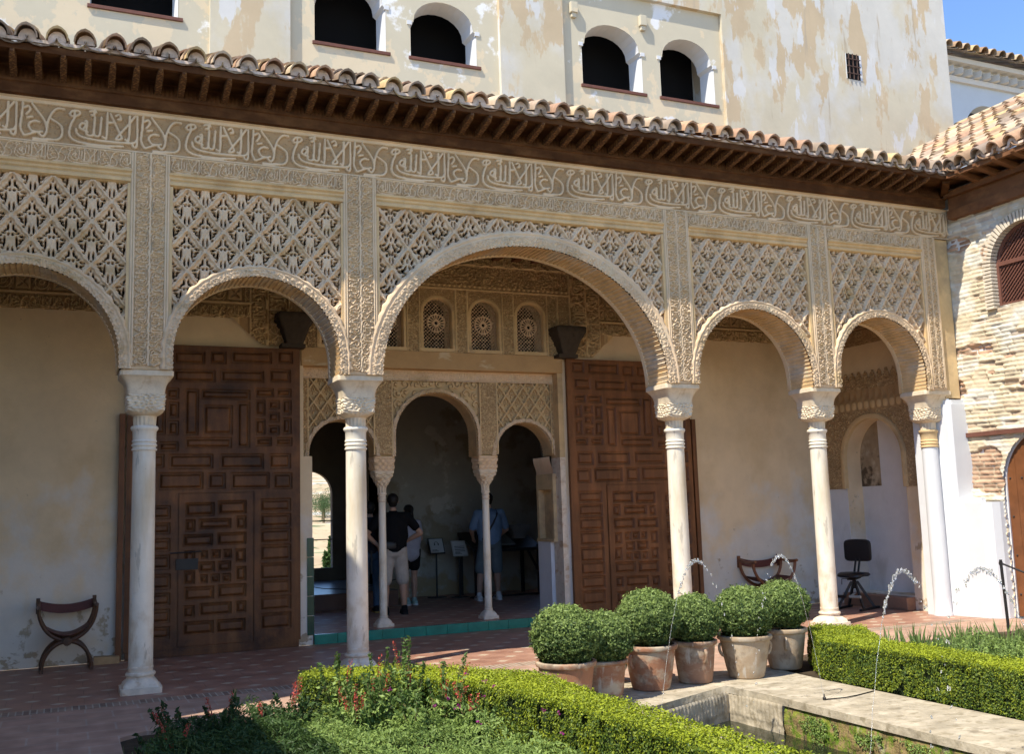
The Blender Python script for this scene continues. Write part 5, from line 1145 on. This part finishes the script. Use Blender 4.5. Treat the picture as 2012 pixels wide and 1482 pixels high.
for i, (x, y, h, r_) in enumerate(((14.35, 60, 16.5, 1.0), (13.75, 60, 14.6, .8), (16.6, 68, 17, 1.2))): hill_tree('cypress_tree', ['taller dark cypress beside the right jamb low in the inner window', 'shorter dark cypress low in the middle of the inner window', 'dark cypress beyond the right jamb of the inner window'][i], x, y, h, r_, 'cone', 400+i, 'cypresses outside the inner window')
for i, (x, y, h, r_) in enumerate(((66, 280, 9, 4.5), (63.8, 270, 7, 3.2), (71, 300, 9, 5))): hill_tree('pine_tree', 'rounded green pine on the dry hill beyond the inner window, '+nth(i), x, y, h, r_, 'round', 500+i, 'pines on the hill')
# ------------------------------------------------------------ WATER JETS
def jet(x0, y0, x1, z1, label, seed, dirn):
    """stream from nozzle (x0) rising to the apex at (x1, z1) and breaking into drops"""
    rg = random.Random(seed); t = thing('water_jet', label, 'water jet', (x0, y0, 0), 'fountain jets over the channel')
    a = z1/((x1-x0)**2); f = lambda x: z1-a*(x-x1)**2
    nz = MB(); nz.lathe([(.014, 0.0), (.014, .02), (.006, .03), (.004, .05)], x0, y0, 12); nz.build('nozzle', IRON, t)
    s_ = MB(); up = [(x0+(x1-x0)*u, y0+.002*math.sin(u*40), f(x0+(x1-x0)*u)) for u in np.linspace(.01, .62, 60)]
    s_.tube(up, [.0013+.0011*abs(math.sin(i*1.7)*math.sin(i*.6)) for i in range(60)], 6); s_.build('stream', DROP, t, True)
    dr_ = MB()
    def drop(p, r_, st):
        M_ = Matrix.Translation(p) @ Matrix.Rotation(rg.random()*6.28, 4, 'Z') @ Matrix.Rotation(rg.uniform(-.6, .6), 4, 'X') @ Matrix.Diagonal((r_, r_, r_*st, 1))
        vs = []; K = 6
        for i in range(1, 4):
            for k in range(K): vs.append(M_ @ Vector((math.sin(PI*i/4)*math.cos(2*PI*k/K), math.sin(PI*i/4)*math.sin(2*PI*k/K), math.cos(PI*i/4))))
        vs += [M_ @ Vector((0, 0, 1)), M_ @ Vector((0, 0, -1))]
        fs = [(i*K+k, i*K+(k+1) % K, (i+1)*K+(k+1) % K, (i+1)*K+k) for i in range(2) for k in range(K)]+[(18, (k+1) % K, k) for k in range(K)]+[(19, 12+k, 12+(k+1) % K) for k in range(K)]
        dr_.add(vs, fs)
    for u in np.linspace(.55, 1.25, 110):
        x = x0+(x1-x0)*u+rg.uniform(-.006, .006); drop((x, y0+rg.uniform(-.008, .008), f(x)+rg.uniform(-.014, .014)), rg.uniform(.0020, .0062), rg.uniform(1, 2.6))
    for u in np.linspace(1.25, 1.95, 22):
        x = x0+(x1-x0)*u+rg.uniform(-.02, .02); z = f(x)+rg.uniform(-.03, .03)
        if z > -.35: drop((x, y0+rg.uniform(-.02, .02), z), rg.uniform(.002, .006), rg.uniform(1, 2.8))
    dr_.build('drops', DROP, t, True)
jet(4.08, 6.65, 4.47, 1.16, 'water jet arching from the left coping in front of the fourth shrub', 1, 1)
jet(5.62, 6.65, 5.27, 1.16, 'water jet arching leftward from the brass nozzle on the right coping, before the sixth shrub', 2, -1)
jet(4.06, 4.5, 4.43, 1.18, 'nearest water jet rising in front of the black stool', 3, 1)
jet(5.62, 4.5, 5.05, 1.15, 'water jet arching in front of the whitewashed corner at the right', 4, -1)
ln = MB(); ln.tube([(5.62, 6.65, .006), (5.8, 6.6, .012), (6.0, 6.66, .006), (6.2, 6.72, .006)], .005, 6); tag(ln.build('hose', IRON), 'thin dark hose lying on the right coping behind the nozzle', 'hose')
# ------------------------------------------------------------ CHAIRS, STOOL, POST
def scissor_chair(label, loc, rz, wood, leather, group=None):
    t = thing('scissor_chair', label, 'chair', (0, 0, 0), 'folding scissor chairs against the wall'); zc = .32; W_ = .29
    def curve(s):
        P = []
        for u in np.linspace(0, 1, 12): a = PI*.5*u; P.append((s*(-W_+W_*(1-math.cos(a))*.98), zc+.36*(1-math.sin(a)) if 0 else .69-.355*math.sin(a)))
        up = [(s*(-W_*math.cos(a)), .69-.36*math.sin(a)) for a in np.linspace(0, PI*.42, 9)]
        lo_ = [(s*(W_*.86*math.sin(a)), .02+.30*math.cos(a)) for a in np.linspace(PI*.10, PI*.5, 9)]
        return up+lo_
    for y in (0.0, .36):
        fr = t
        for s in (1, -1):
            c = curve(s); l = MB(); l.tube([(x, y+.008*s, z) for x, z in c], [.020]*len(c), 8, True); o = l.build('leg', wood, None, True); o.parent = t
        h_ = MB(); V, Q = loft([(-.035, .04, 0), (-.028, .046, 0), (.028, .046, 0), (.035, .04, 0), (.036, .02, 0), (.042, .018, 0)], 24); h_.add([(v[0], y-v[2], v[1]+zc) for v in V], Q); o = h_.build('hub', wood, None, True); o.parent = t
    for s in (-1, 1):
        a = MB(); a.tube([(s*W_, -.06, .70), (s*W_, .05, .685), (s*W_, .2, .68), (s*W_, .40, .72), (s*W_, .43, .76)], [.020, .024, .022, .022, .018], 8); o = a.build('armrest', wood, None, True); o.parent = t
        f_ = MB(); f_.bar((s*W_*.86, -.03, .018), (s*W_*.86, .39, .018), .035, .036); o = f_.build('foot', wood, None); o.parent = t
        k_ = MB(); k_.box(s*W_-.02, s*W_+.02, .385, .43, .60, .77); o = k_.build('post', wood, None); o.parent = t
    def band(z0, z1, sagv, y):
        V = []; Q = []; n = 16
        for dy in (0, .006):
            for k in range(n+1):
                u = k/n; x = -W_+2*W_*u; dz = -sagv*4*u*(1-u); V += [(x, y+dy, z0+dz), (x, y+dy, z1+dz)]
        m_ = 2*(n+1)
        for k in range(n):
            Q += [(2*k, 2*k+2, 2*k+3, 2*k+1), (m_+2*k, m_+2*k+1, m_+2*k+3, m_+2*k+2), (2*k+1, 2*k+3, m_+2*k+3, m_+2*k+1), (2*k, m_+2*k, m_+2*k+2, 2*k+2)]
        return V, Q
    b = MB(); V, Q = band(.645, .745, .055, .40); b.add(V, Q); o = b.build('backrest', leather, None, True); o.parent = t
    st = MB(); V = []; Q = []; n = 14
    for y in (0, .38):
        for dz0 in (0, .008):
            for k in range(n+1): u = k/n; x = -.225+.45*u; V.append((x, y, .47-.09*math.sin(PI*u)+dz0))
    q = n+1
    for k in range(n): Q += [(k, k+1, 2*q+k+1, 2*q+k), (q+k, 3*q+k, 3*q+k+1, q+k+1), (k, q+k, q+k+1, k+1), (2*q+k, 2*q+k+1, 3*q+k+1, 3*q+k)]
    st.add(V, Q); o = st.build('seat', leather, None, True); o.parent = t
    t.location = loc; t.rotation_euler = (0, 0, rz); return t
scissor_chair('dark wooden folding scissor chair with oxblood leather, against the wall at far left', (.07, 12.22, 0), R(2), CHWOOD, LEATH)
scissor_chair('reddish wooden folding scissor chair half hidden behind the rightmost shrubs', (9.60, 12.26, 0), R(-8), CHWOOD2, LEATH).scale = (1.18, 1.1, 1.03)
t = thing('work_stool', 'black padded swivel work stool with backrest and foot roller, before the niche', 'stool', (0, 0, 0))
def P_(mb, n_, m_, sm_=True, bev=0):
    o = mb.build(n_, m_, None, sm_, bevel=bev); o.parent = t; return o
s_ = MB(); V, Q = loft([(.468, .10, .1), (.475, .19, .12), (.495, .225, .1), (.515, .222, .1), (.53, .20, .1), (.535, .10, .1)], 48); s_.add([(v[0], v[1]*.9, v[2]-.018*(v[0]/.2)**2) for v in V], Q); P_(s_, 'seat', BLKP)
b_ = MB(); V, Q = loft([(-.035, .12, .3), (-.028, .175, .35), (0, .19, .35), (.028, .175, .35), (.035, .12, .3)], 48); b_.add([(.17-v[2]-.02*(v[0]/.15)**2 if 0 else .19+v[2]*.9-.25*v[0]**2, v[0]*1.12, .83+v[1]*.80+(.02 if v[1] > 0 else 0)-.35*v[0]**2*(1 if v[1] > 0 else 0)) for v in V], Q); ob = P_(b_, 'backrest', BLKP)
f_ = MB()
f_.bar((.05, -.03, .44), (.20, -.03, .78), .018, .03); f_.bar((.05, .03, .44), (.20, .03, .78), .018, .03); P_(f_, 'back_support', IRON, False)
f_ = MB(); f_.lathe([(.03, .30), (.03, .42), (.07, .44), (.07, .462)], 0, 0, 16); f_.bar((-.10, 0, .43), (.10, 0, .45), .12, .02); P_(f_, 'column', IRON, False)
for (dx, dy) in ((-.16, -.20), (-.16, .20), (.18, -.20), (.18, .20)):
    f_ = MB(); f_.bar((dx*.2, dy*.12, .40), (dx, dy, .02), .028, .035); P_(f_, 'leg', IRON, False)
for dy in (-.21, .21): f_ = MB(); f_.bar((-.30, dy, .018), (.30, dy, .018), .035, .03); P_(f_, 'runner', IRON, False)
f_ = MB(); f_.tube([(-.24, -.20, .20), (-.24, -.03, .20)], .022, 12); f_.bar((-.24, -.04, .20), (-.08, -.04, .24), .02, .02); P_(f_, 'foot_roller', ALU, True)
f_ = MB(); f_.tube([(-.26, .02, .20), (-.26, .20, .20)], .022, 12); P_(f_, 'foot_pad', BLKP, True)
f_ = MB(); f_.tube([(-.02, .05, .44), (-.14, .12, .44), (-.15, .12, .36)], .006, 6); P_(f_, 'lever', IRON, True)
t.location = (10.58, 11.70, 0); t.rotation_euler = (0, 0, R(22))
t = thing('rope_post', 'thin dark metal barrier post with a slack rope at the right edge of the bed', 'barrier post', (10.03, 8.62, 0))
f_ = MB(); f_.tube([(10.03, 8.62, 0), (10.00, 8.62, .84)], .017, 10); f_.build('pole', IRON, t)
f_ = MB(); f_.tube([(10.00+.16*k, 8.62-.20*k, .80-.34*math.sin(min(k, 6)*PI/9)) for k in range(8)], .011, 8); f_.build('rope', IRON, t, True)
f_ = MB(); f_.tube([(10.00+.03*math.cos(a), 8.62, .80+.03*math.sin(a)) for a in np.linspace(0, 6.28, 12)], .004, 6); f_.build('ring', IRON, t)
# ------------------------------------------------------------ DISPLAY THINGS IN THE INNER ROOM
FZ = .12
def sign(x, y, zt, w_, h_, label, icon):
    t = thing('sign_stand', label, 'sign', (x, y, FZ)); f_ = MB(); f_.box(x-.012, x+.012, y, y+.02, FZ, zt-h_/2); f_.build('pole', IRON, t)
    f_ = MB(); f_.box(x-.14, x+.14, y-.10, y+.12, FZ, FZ+.012); f_.build('foot', IRON, t)
    M_ = Matrix.Translation((x, y, zt)) @ Matrix.Rotation(R(-28), 4, 'X'); f_ = MB(); f_.box(-w_/2-.018, w_/2+.018, -.004, .012, -h_/2-.018, h_/2+.018, M_); f_.build('frame', IRON if icon else ALU, t)
    f_ = MB(); f_.box(-w_/2, w_/2, -.012, -.005, -h_/2, h_/2, M_); o = f_.build('panel', PAPER, t)
    f_ = MB()
    if icon:
        pts = [M_ @ Vector((.035*math.cos(a), -.015, .035+.035*math.sin(a))) for a in np.linspace(-.3, PI+.3, 14)]; f_.tube(pts, .004, 5)
        for s in (-1, 1): f_.box(s*.034-.010, s*.034+.010, -.018, -.012, .008, .036, M_)
    f_.box(-w_*.4, w_*.0, -.0145, -.0125, -h_*.34, -h_*.30, M_); f_.box(-w_*.4, w_*.1, -.0145, -.0125, -h_*.42, -h_*.385, M_)
    if not icon:
        for k in range(4): f_.box(-w_*.38, w_*.38, -.0145, -.0125, h_*.1-.03*k, h_*.1-.03*k+.010, M_)
    f_.build('print', IRON, o)
sign(5.93, 16.75, 1.00, .24, .26, 'information stand with a headphone symbol in a black frame, by the back wall', True)
sign(6.26, 16.5, .95, .24, .26, 'grey information stand with printed lines, right of the pair by the back wall', False)
t = thing('display_table', 'dark iron display table against the back wall of the inner hall', 'table', (7.0, 16.5, FZ))
for (x, y) in ((6.42, 16.15), (7.6, 16.15), (6.42, 16.85), (7.6, 16.85)): f_ = MB(); f_.box(x-.025, x+.025, y-.025, y+.025, FZ, .98 if y < 16.5 else 1.15); f_.build('leg', IRON, t)
f_ = MB(); f_.add([(6.38, 16.1, .88), (7.64, 16.1, .88), (7.64, 16.9, 1.16), (6.38, 16.9, 1.16), (6.38, 16.1, .93), (7.64, 16.1, .93), (7.64, 16.9, 1.21), (6.38, 16.9, 1.21)], [(3, 2, 1, 0), (4, 5, 6, 7), (0, 1, 5, 4), (1, 2, 6, 5), (2, 3, 7, 6), (3, 0, 4, 7)]); f_.build('table_top', IRON, t)
f_ = MB(); f_.bar((6.42, 16.15, .55), (6.62, 16.15, .90), .03, .03); f_.bar((7.6, 16.15, .5), (7.4, 16.15, .88), .03, .03); f_.box(6.3, 7.7, 16.12, 16.16, FZ, FZ+.03); f_.build('brace', IRON, t)
M_ = Matrix.Translation((7.02, 16.42, 1.06)) @ Matrix.Rotation(R(19.3), 4, 'X'); f_ = MB(); f_.box(-.17, .17, -.24, .24, 0, .025, M_); f_.build('relief_plaque', GREYS, None, bevel=.006); tag(bpy.data.objects['relief_plaque'], 'flat grey tactile relief plaque lying on the display table', 'plaque')
f_ = MB(); V, Q = loft([(0, .10, .8), (.05, .11, .7), (.10, .13, .8), (.15, .17, .9), (.19, .19, 1), (.24, .19, 1)], 48, lambda t_, z: .01*math.sin(t_*8)*math.cos(z*50)); f_.add([(v[0]+7.36, v[1]*.8+16.45, v[2]+1.08) for v in V], Q); tag(f_.build('model_capital', GREYS, None, True), 'grey model of a carved capital on the right end of the display table', 'model')
# ------------------------------------------------------------ PEOPLE
def capsule(mb, a, b, ra, rb, sx=1., n=14):
    a = Vector(a); b = Vector(b); t_ = b-a
    if t_.length < 1e-5: t_ = Vector((0, 0, 1e-4)); b = a+t_
    L = t_.length; t_.normalize(); ax = Vector((0, 1, 0)) if abs(t_.y) < .9 else Vector((1, 0, 0)); s = t_.cross(ax).normalized(); u = s.cross(t_)
    if abs(s.x) < abs(u.x): s, u = u, s
    rings = [(-ra*math.cos(q), ra*math.sin(q), a) for q in np.linspace(.15, PI/2, 5)]+[(rb*math.sin(q), rb*math.cos(q), b) for q in np.linspace(0, PI/2-.15, 5)]
    V = [c+t_*o+(s*math.cos(2*PI*k/n)*sx+u*math.sin(2*PI*k/n))*r_ for (o, r_, c) in rings for k in range(n)]
    m_ = len(rings); Fs = [(i*n+k, i*n+(k+1) % n, (i+1)*n+(k+1) % n, (i+1)*n+k) for i in range(m_-1) for k in range(n)]+[tuple(range(n-1, -1, -1)), tuple((m_-1)*n+k for k in range(n))]
    mb.add(V, Fs)
def fuse(mb, name, m_, parent, vox=.009, smooth=6):
    o = mb.build('tmp', m_, None); md = o.modifiers.new('r', 'REMESH'); md.mode = 'VOXEL'; md.voxel_size = vox; s = o.modifiers.new('s', 'SMOOTH'); s.iterations = smooth; s.factor = .5
    me = evald(o); bpy.data.objects.remove(o); me.name = name
    for p in me.polygons: p.use_smooth = True
    r_ = put(name, me, m_, None); r_.parent = parent; return r_
def hand(mb, w_, d_, side, curl=.5):
    """palm and five fingers from the wrist w_ along direction d_; side = direction of the thumb"""
    w_ = Vector(w_); d_ = Vector(d_).normalized(); s = Vector(side); s = (s-d_*s.dot(d_)).normalized(); p = d_.cross(s)
    capsule(mb, w_, w_+d_*.03, .026, .030); capsule(mb, w_+d_*.03, w_+d_*.085, .030, .034, 1)
    for i, (o, L) in enumerate(((.030, .075), (.011, .082), (-.009, .077), (-.028, .060))):
        b0 = w_+d_*.09+s*o; b1 = b0+(d_+p*curl*.5).normalized()*L*.5; b2 = b1+(d_+p*curl*1.6).normalized()*L*.5; capsule(mb, b0, b1, .0095, .0085); capsule(mb, b1, b2, .0085, .007)
    b0 = w_+d_*.035+s*.028; b1 = b0+(d_+s*.9).normalized()*.038; b2 = b1+(d_+s*.2+p*curl).normalized()*.03; capsule(mb, b0, b1, .011, .010); capsule(mb, b1, b2, .010, .008)
def person(loc, H, rz, label, pose):
    """local frame: facing -y ... built facing +y (back to the camera) and turned by rz"""
    t = thing('person', label, 'person', (0, 0, 0)); k = H/1.75; v = lambda x, y, z: Vector((x*k, y*k, z*k)); bd = MB(); g = pose
    hip = .095; sh = g.get('sh', .185)
    # legs
    for s, (fx, fy) in zip((-1, 1), g['feet']):
        hp = v(s*hip, 0, .90); an = v(fx, fy, .085); kn = (hp+an)/2+v(s*.01, .03, .02); capsule(bd, hp, kn, .088*k, .056*k); capsule(bd, kn, kn.lerp(an, .4), .054*k, .058*k); capsule(bd, kn.lerp(an, .4), an, .056*k, .036*k); capsule(bd, an, v(fx, fy+.10, .04), .040*k, .036*k)
    capsule(bd, v(-.07, 0, .93), v(.07, 0, .93), .115*k, .115*k); capsule(bd, v(0, 0, .95), v(0, .005, 1.15), .125*k, .125*k, 1.15); capsule(bd, v(0, 0, 1.15), v(0, 0, 1.33), .13*k, .125*k, 1.3)
    capsule(bd, v(-sh+.03, 0, 1.40), v(sh-.03, 0, 1.40), .062*k, .062*k); capsule(bd, v(0, 0, 1.38), v(0, .012, 1.52), .062*k, .052*k)
    hx, hy = g.get('head', (0, .03)); hc = v(hx, hy, 1.635)
    capsule(bd, hc+v(0, -.012, .022), hc+v(0, .016, .012), .083*k, .080*k); capsule(bd, hc+v(0, .03, -.045), hc+v(0, .045, -.075), .060*k, .042*k)
    capsule(bd, hc+v(0, .088, .005), hc+v(0, .104, -.022), .010*k, .014*k)                                  # nose
    for s in (-1, 1): capsule(bd, hc+v(s*.078, .0, .008), hc+v(s*.080, -.004, -.022), .014*k, .010*k); capsule(bd, hc+v(s*.03, .079, .018), hc+v(s*.034, .079, .018), .012*k, .012*k)
    capsule(bd, hc+v(-.02, .082, -.052), hc+v(.02, .082, -.052), .009*k, .009*k)
    for s, (el, wr, th, cu) in zip((-1, 1), g['arms']):
        S = v(s*sh, 0, 1.41); E_ = v(*el); W__ = v(*wr); capsule(bd, S, E_, .050*k, .040*k); capsule(bd, E_, E_.lerp(W__, .35), .041*k, .040*k); capsule(bd, E_.lerp(W__, .35), W__, .040*k, .026*k); hand(bd, W__, (W__-E_), th, cu)
    fuse(bd, 'body', SKIN, t, .008, 4)
    # clothes
    tp = MB(); w_ = g.get('topw', .02)
    capsule(tp, v(0, 0, .98 if not g.get('long') else .90), v(0, 0, 1.15), (.135+w_)*k, (.135+w_)*k, 1.2); capsule(tp, v(0, 0, 1.12), v(0, 0, 1.33), (.138+w_)*k, (.128+w_)*k, 1.32); capsule(tp, v(-sh+.03, 0, 1.40), v(sh-.03, 0, 1.40), .080*k, .080*k); capsule(tp, v(0, 0, 1.40), v(0, .01, 1.47), .085*k, .062*k)
    for s, (el, wr, th, cu) in zip((-1, 1), g['arms']):
        S = v(s*sh, 0, 1.41); E_ = v(*el); q = g.get('sleeve', .62); capsule(tp, S, S.lerp(E_, q), .072*k, .066*k); capsule(tp, v(s*.12, 0, 1.33), S, .09*k, .07*k)
    fuse(tp, g.get('topname', 't_shirt'), g['top'], t, .010, 5)
    sh_ = MB(); ql = g['legs']
    capsule(sh_, v(-.06, 0, .93), v(.06, 0, .93), .142*k, .142*k); capsule(sh_, v(0, 0, .95), v(0, 0, 1.01), .145*k, .138*k, 1.15)
    for s, (fx, fy) in zip((-1, 1), g['feet']):
        hp = v(s*hip, 0, .88); an = v(fx, fy, .085); kn = (hp+an)/2+v(s*.01, .03, .02)
        if ql <= 1: capsule(sh_, hp, hp.lerp(kn, ql), .110*k, (.098 if ql > .5 else .11)*k)
        else: capsule(sh_, hp, kn, .105*k, .070*k); capsule(sh_, kn, an+v(0, 0, .02), .068*k, .052*k)
    fuse(sh_, g['bname'], g['bottom'], t, .010, 4)
    for s, (fx, fy) in zip((-1, 1), g['feet']):
        f_ = MB(); capsule(f_, v(fx, fy-.05, .045), v(fx, fy+.15, .035), .048*k, .040*k); capsule(f_, v(fx, fy-.02, .06), v(fx, fy-.01, .10), .047*k, .044*k); capsule(f_, v(fx, fy-.05, .02), v(fx, fy+.17, .02), .046*k, .040*k); sh2 = fuse(f_, 'shoe', g['shoe'], t, .008, 2)
        f_ = MB(); capsule(f_, v(fx, fy-.055, .012), v(fx, fy+.175, .012), .050*k, .043*k); o = fuse(f_, 'sole', g.get('sole', g['shoe']), t, .008, 1); o.scale = (1, 1, .6)
    h_ = MB(); capsule(h_, hc+v(0, -.022, .030), hc+v(0, .012, .034), .088*k, .084*k); capsule(h_, hc+v(0, -.035, .0), hc+v(0, -.03, -.03), .078*k, .066*k)
    if g.get('tail'):
        capsule(h_, hc+v(0, -.11, .03), hc+v(0, -.13, -.04), .030*k, .036*k); capsule(h_, hc+v(0, -.13, -.04), hc+v(.02, -.13, -.18), .036*k, .030*k); capsule(h_, hc+v(.02, -.13, -.18), hc+v(.03, -.12, -.34), .030*k, .010*k)
    fuse(h_, 'hair', HAIR, t, .009, 3)
    for fn in g.get('extra', []): fn(t, v, k)
    t.location = loc; t.rotation_euler = (0, 0, rz); return t
def strap(t, v, k):
    f_ = MB(); pts = [v(.11, -.02, 1.475), v(.10, -.12, 1.40), v(.02, -.175, 1.25), v(-.08, -.178, 1.10), v(-.16, -.13, .98)]; f_.tube(pts, .016, 8, ry=.4); o = f_.build('bag_strap', IRON, None, True); o.parent = t
def waistbag(t, v, k):
    f_ = MB(); V, Q = loft([(-.05, .08, .3), (-.03, .10, .3), (.03, .10, .3), (.05, .07, .3)], 24); f_.add([v(-.10+p[0]*1.1, -.17+p[1]*.35, 1.0+p[2]) for p in V], Q); o = f_.build('waist_bag', IRON, None, True); o.parent = t
def longstrap(t, v, k):
    f_ = MB(); f_.bar(v(-.02, -.17, .98), v(-.02, -.17, .62), .03, .006); o = f_.build('hanging_strap', IRON, None); o.parent = t
def swoosh(t, v, k):
    for fx, fy in ((-.22, -.06), (.12, -.02)):
        f_ = MB(); f_.tube([v(fx-.052, fy-.02, .065), v(fx-.053, fy+.02, .045), v(fx-.05, fy+.09, .065)], [.003, .009, .002], 6); o = f_.build('shoe_mark', IRON, None); o.parent = t
down = lambda s, x=.23, y=.02: ((s*x, y-.01, 1.13), (s*(x+.01), y+.08, .90), (0, 1, 0), .5)
person((4.45, 14.45, FZ), 1.76, R(-8), 'man seen from behind in black t-shirt and khaki shorts with hands on hips', dict(feet=((-.13, -.02), (.15, .03)), sh=.20,
       arms=(((-.40, -.02, 1.16), (-.22, .08, 1.00), (0, 0, -1), .8), ((.40, -.02, 1.16), (.22, .12, 1.05), (0, 0, 1), .8)), top=cloth('black', (.010, .010, .011)), topw=.03, bottom=cloth('khaki', (.42, .37, .32)), legs=1., bname='shorts', shoe=cloth('black_shoe', (.012, .012, .013)), sole=cloth('dark_sole', (.03, .03, .03)), extra=[waistbag]))
person((4.24, 14.95, FZ), 1.66, R(-4), 'person with dark hair in dark top and blue jeans, half hidden behind the two columns', dict(feet=((-.10, -.02), (.10, .04)), sh=.17,
       arms=(((-.30, -.03, 1.16), (-.16, .12, 1.06), (0, 0, 1), .6), ((.26, .02, 1.14), (.2, .16, 1.1), (0, 0, 1), .6)), top=cloth('striped_dark', (.03, .03, .04)), bottom=cloth('denim', (.06, .11, .18)), legs=2, bname='jeans', shoe=cloth('trainer', (.02, .02, .02)), sole=cloth('yellow_sole', (.45, .30, .10)), extra=[longstrap]))
person((5.12, 15.75, FZ), 1.60, R(6), 'woman seen from behind with dark ponytail, pale grey shirt and black shorts', dict(feet=((-.06, .0), (.08, .02)), sh=.16,
       arms=(((-.22, .04, 1.15), (-.12, .20, 1.12), (0, 0, 1), .5), ((.23, .03, 1.14), (.14, .20, 1.12), (0, 0, 1), .5)), top=cloth('pale_grey', (.36, .36, .42)), topw=.028, long=True, sleeve=.5, topname='shirt', bottom=cloth('black_shorts', (.01, .01, .01)), legs=.55, bname='shorts', shoe=cloth('mint_shoe', (.28, .40, .36)), sole=cloth('white_sole', (.6, .6, .6)), tail=True))
person((6.50, 15.70, FZ), 1.76, R(-6), 'man seen from behind in light blue shirt and grey shorts, bending over the display table', dict(feet=((-.22, -.06), (.12, -.02)), sh=.20, head=(0, .05),
       arms=(((-.29, .06, 1.14), (-.22, .24, 1.02), (0, 0, 1), .5), ((.31, .05, 1.14), (.24, .25, 1.03), (0, 0, 1), .5)), top=cloth('light_blue', (.16, .24, .36)), topw=.03, sleeve=.8, topname='shirt', bottom=cloth('grey_blue', (.13, .16, .17)), legs=1., bname='shorts', shoe=cloth('white_shoe', (.62, .62, .60)), extra=[strap, swoosh]))
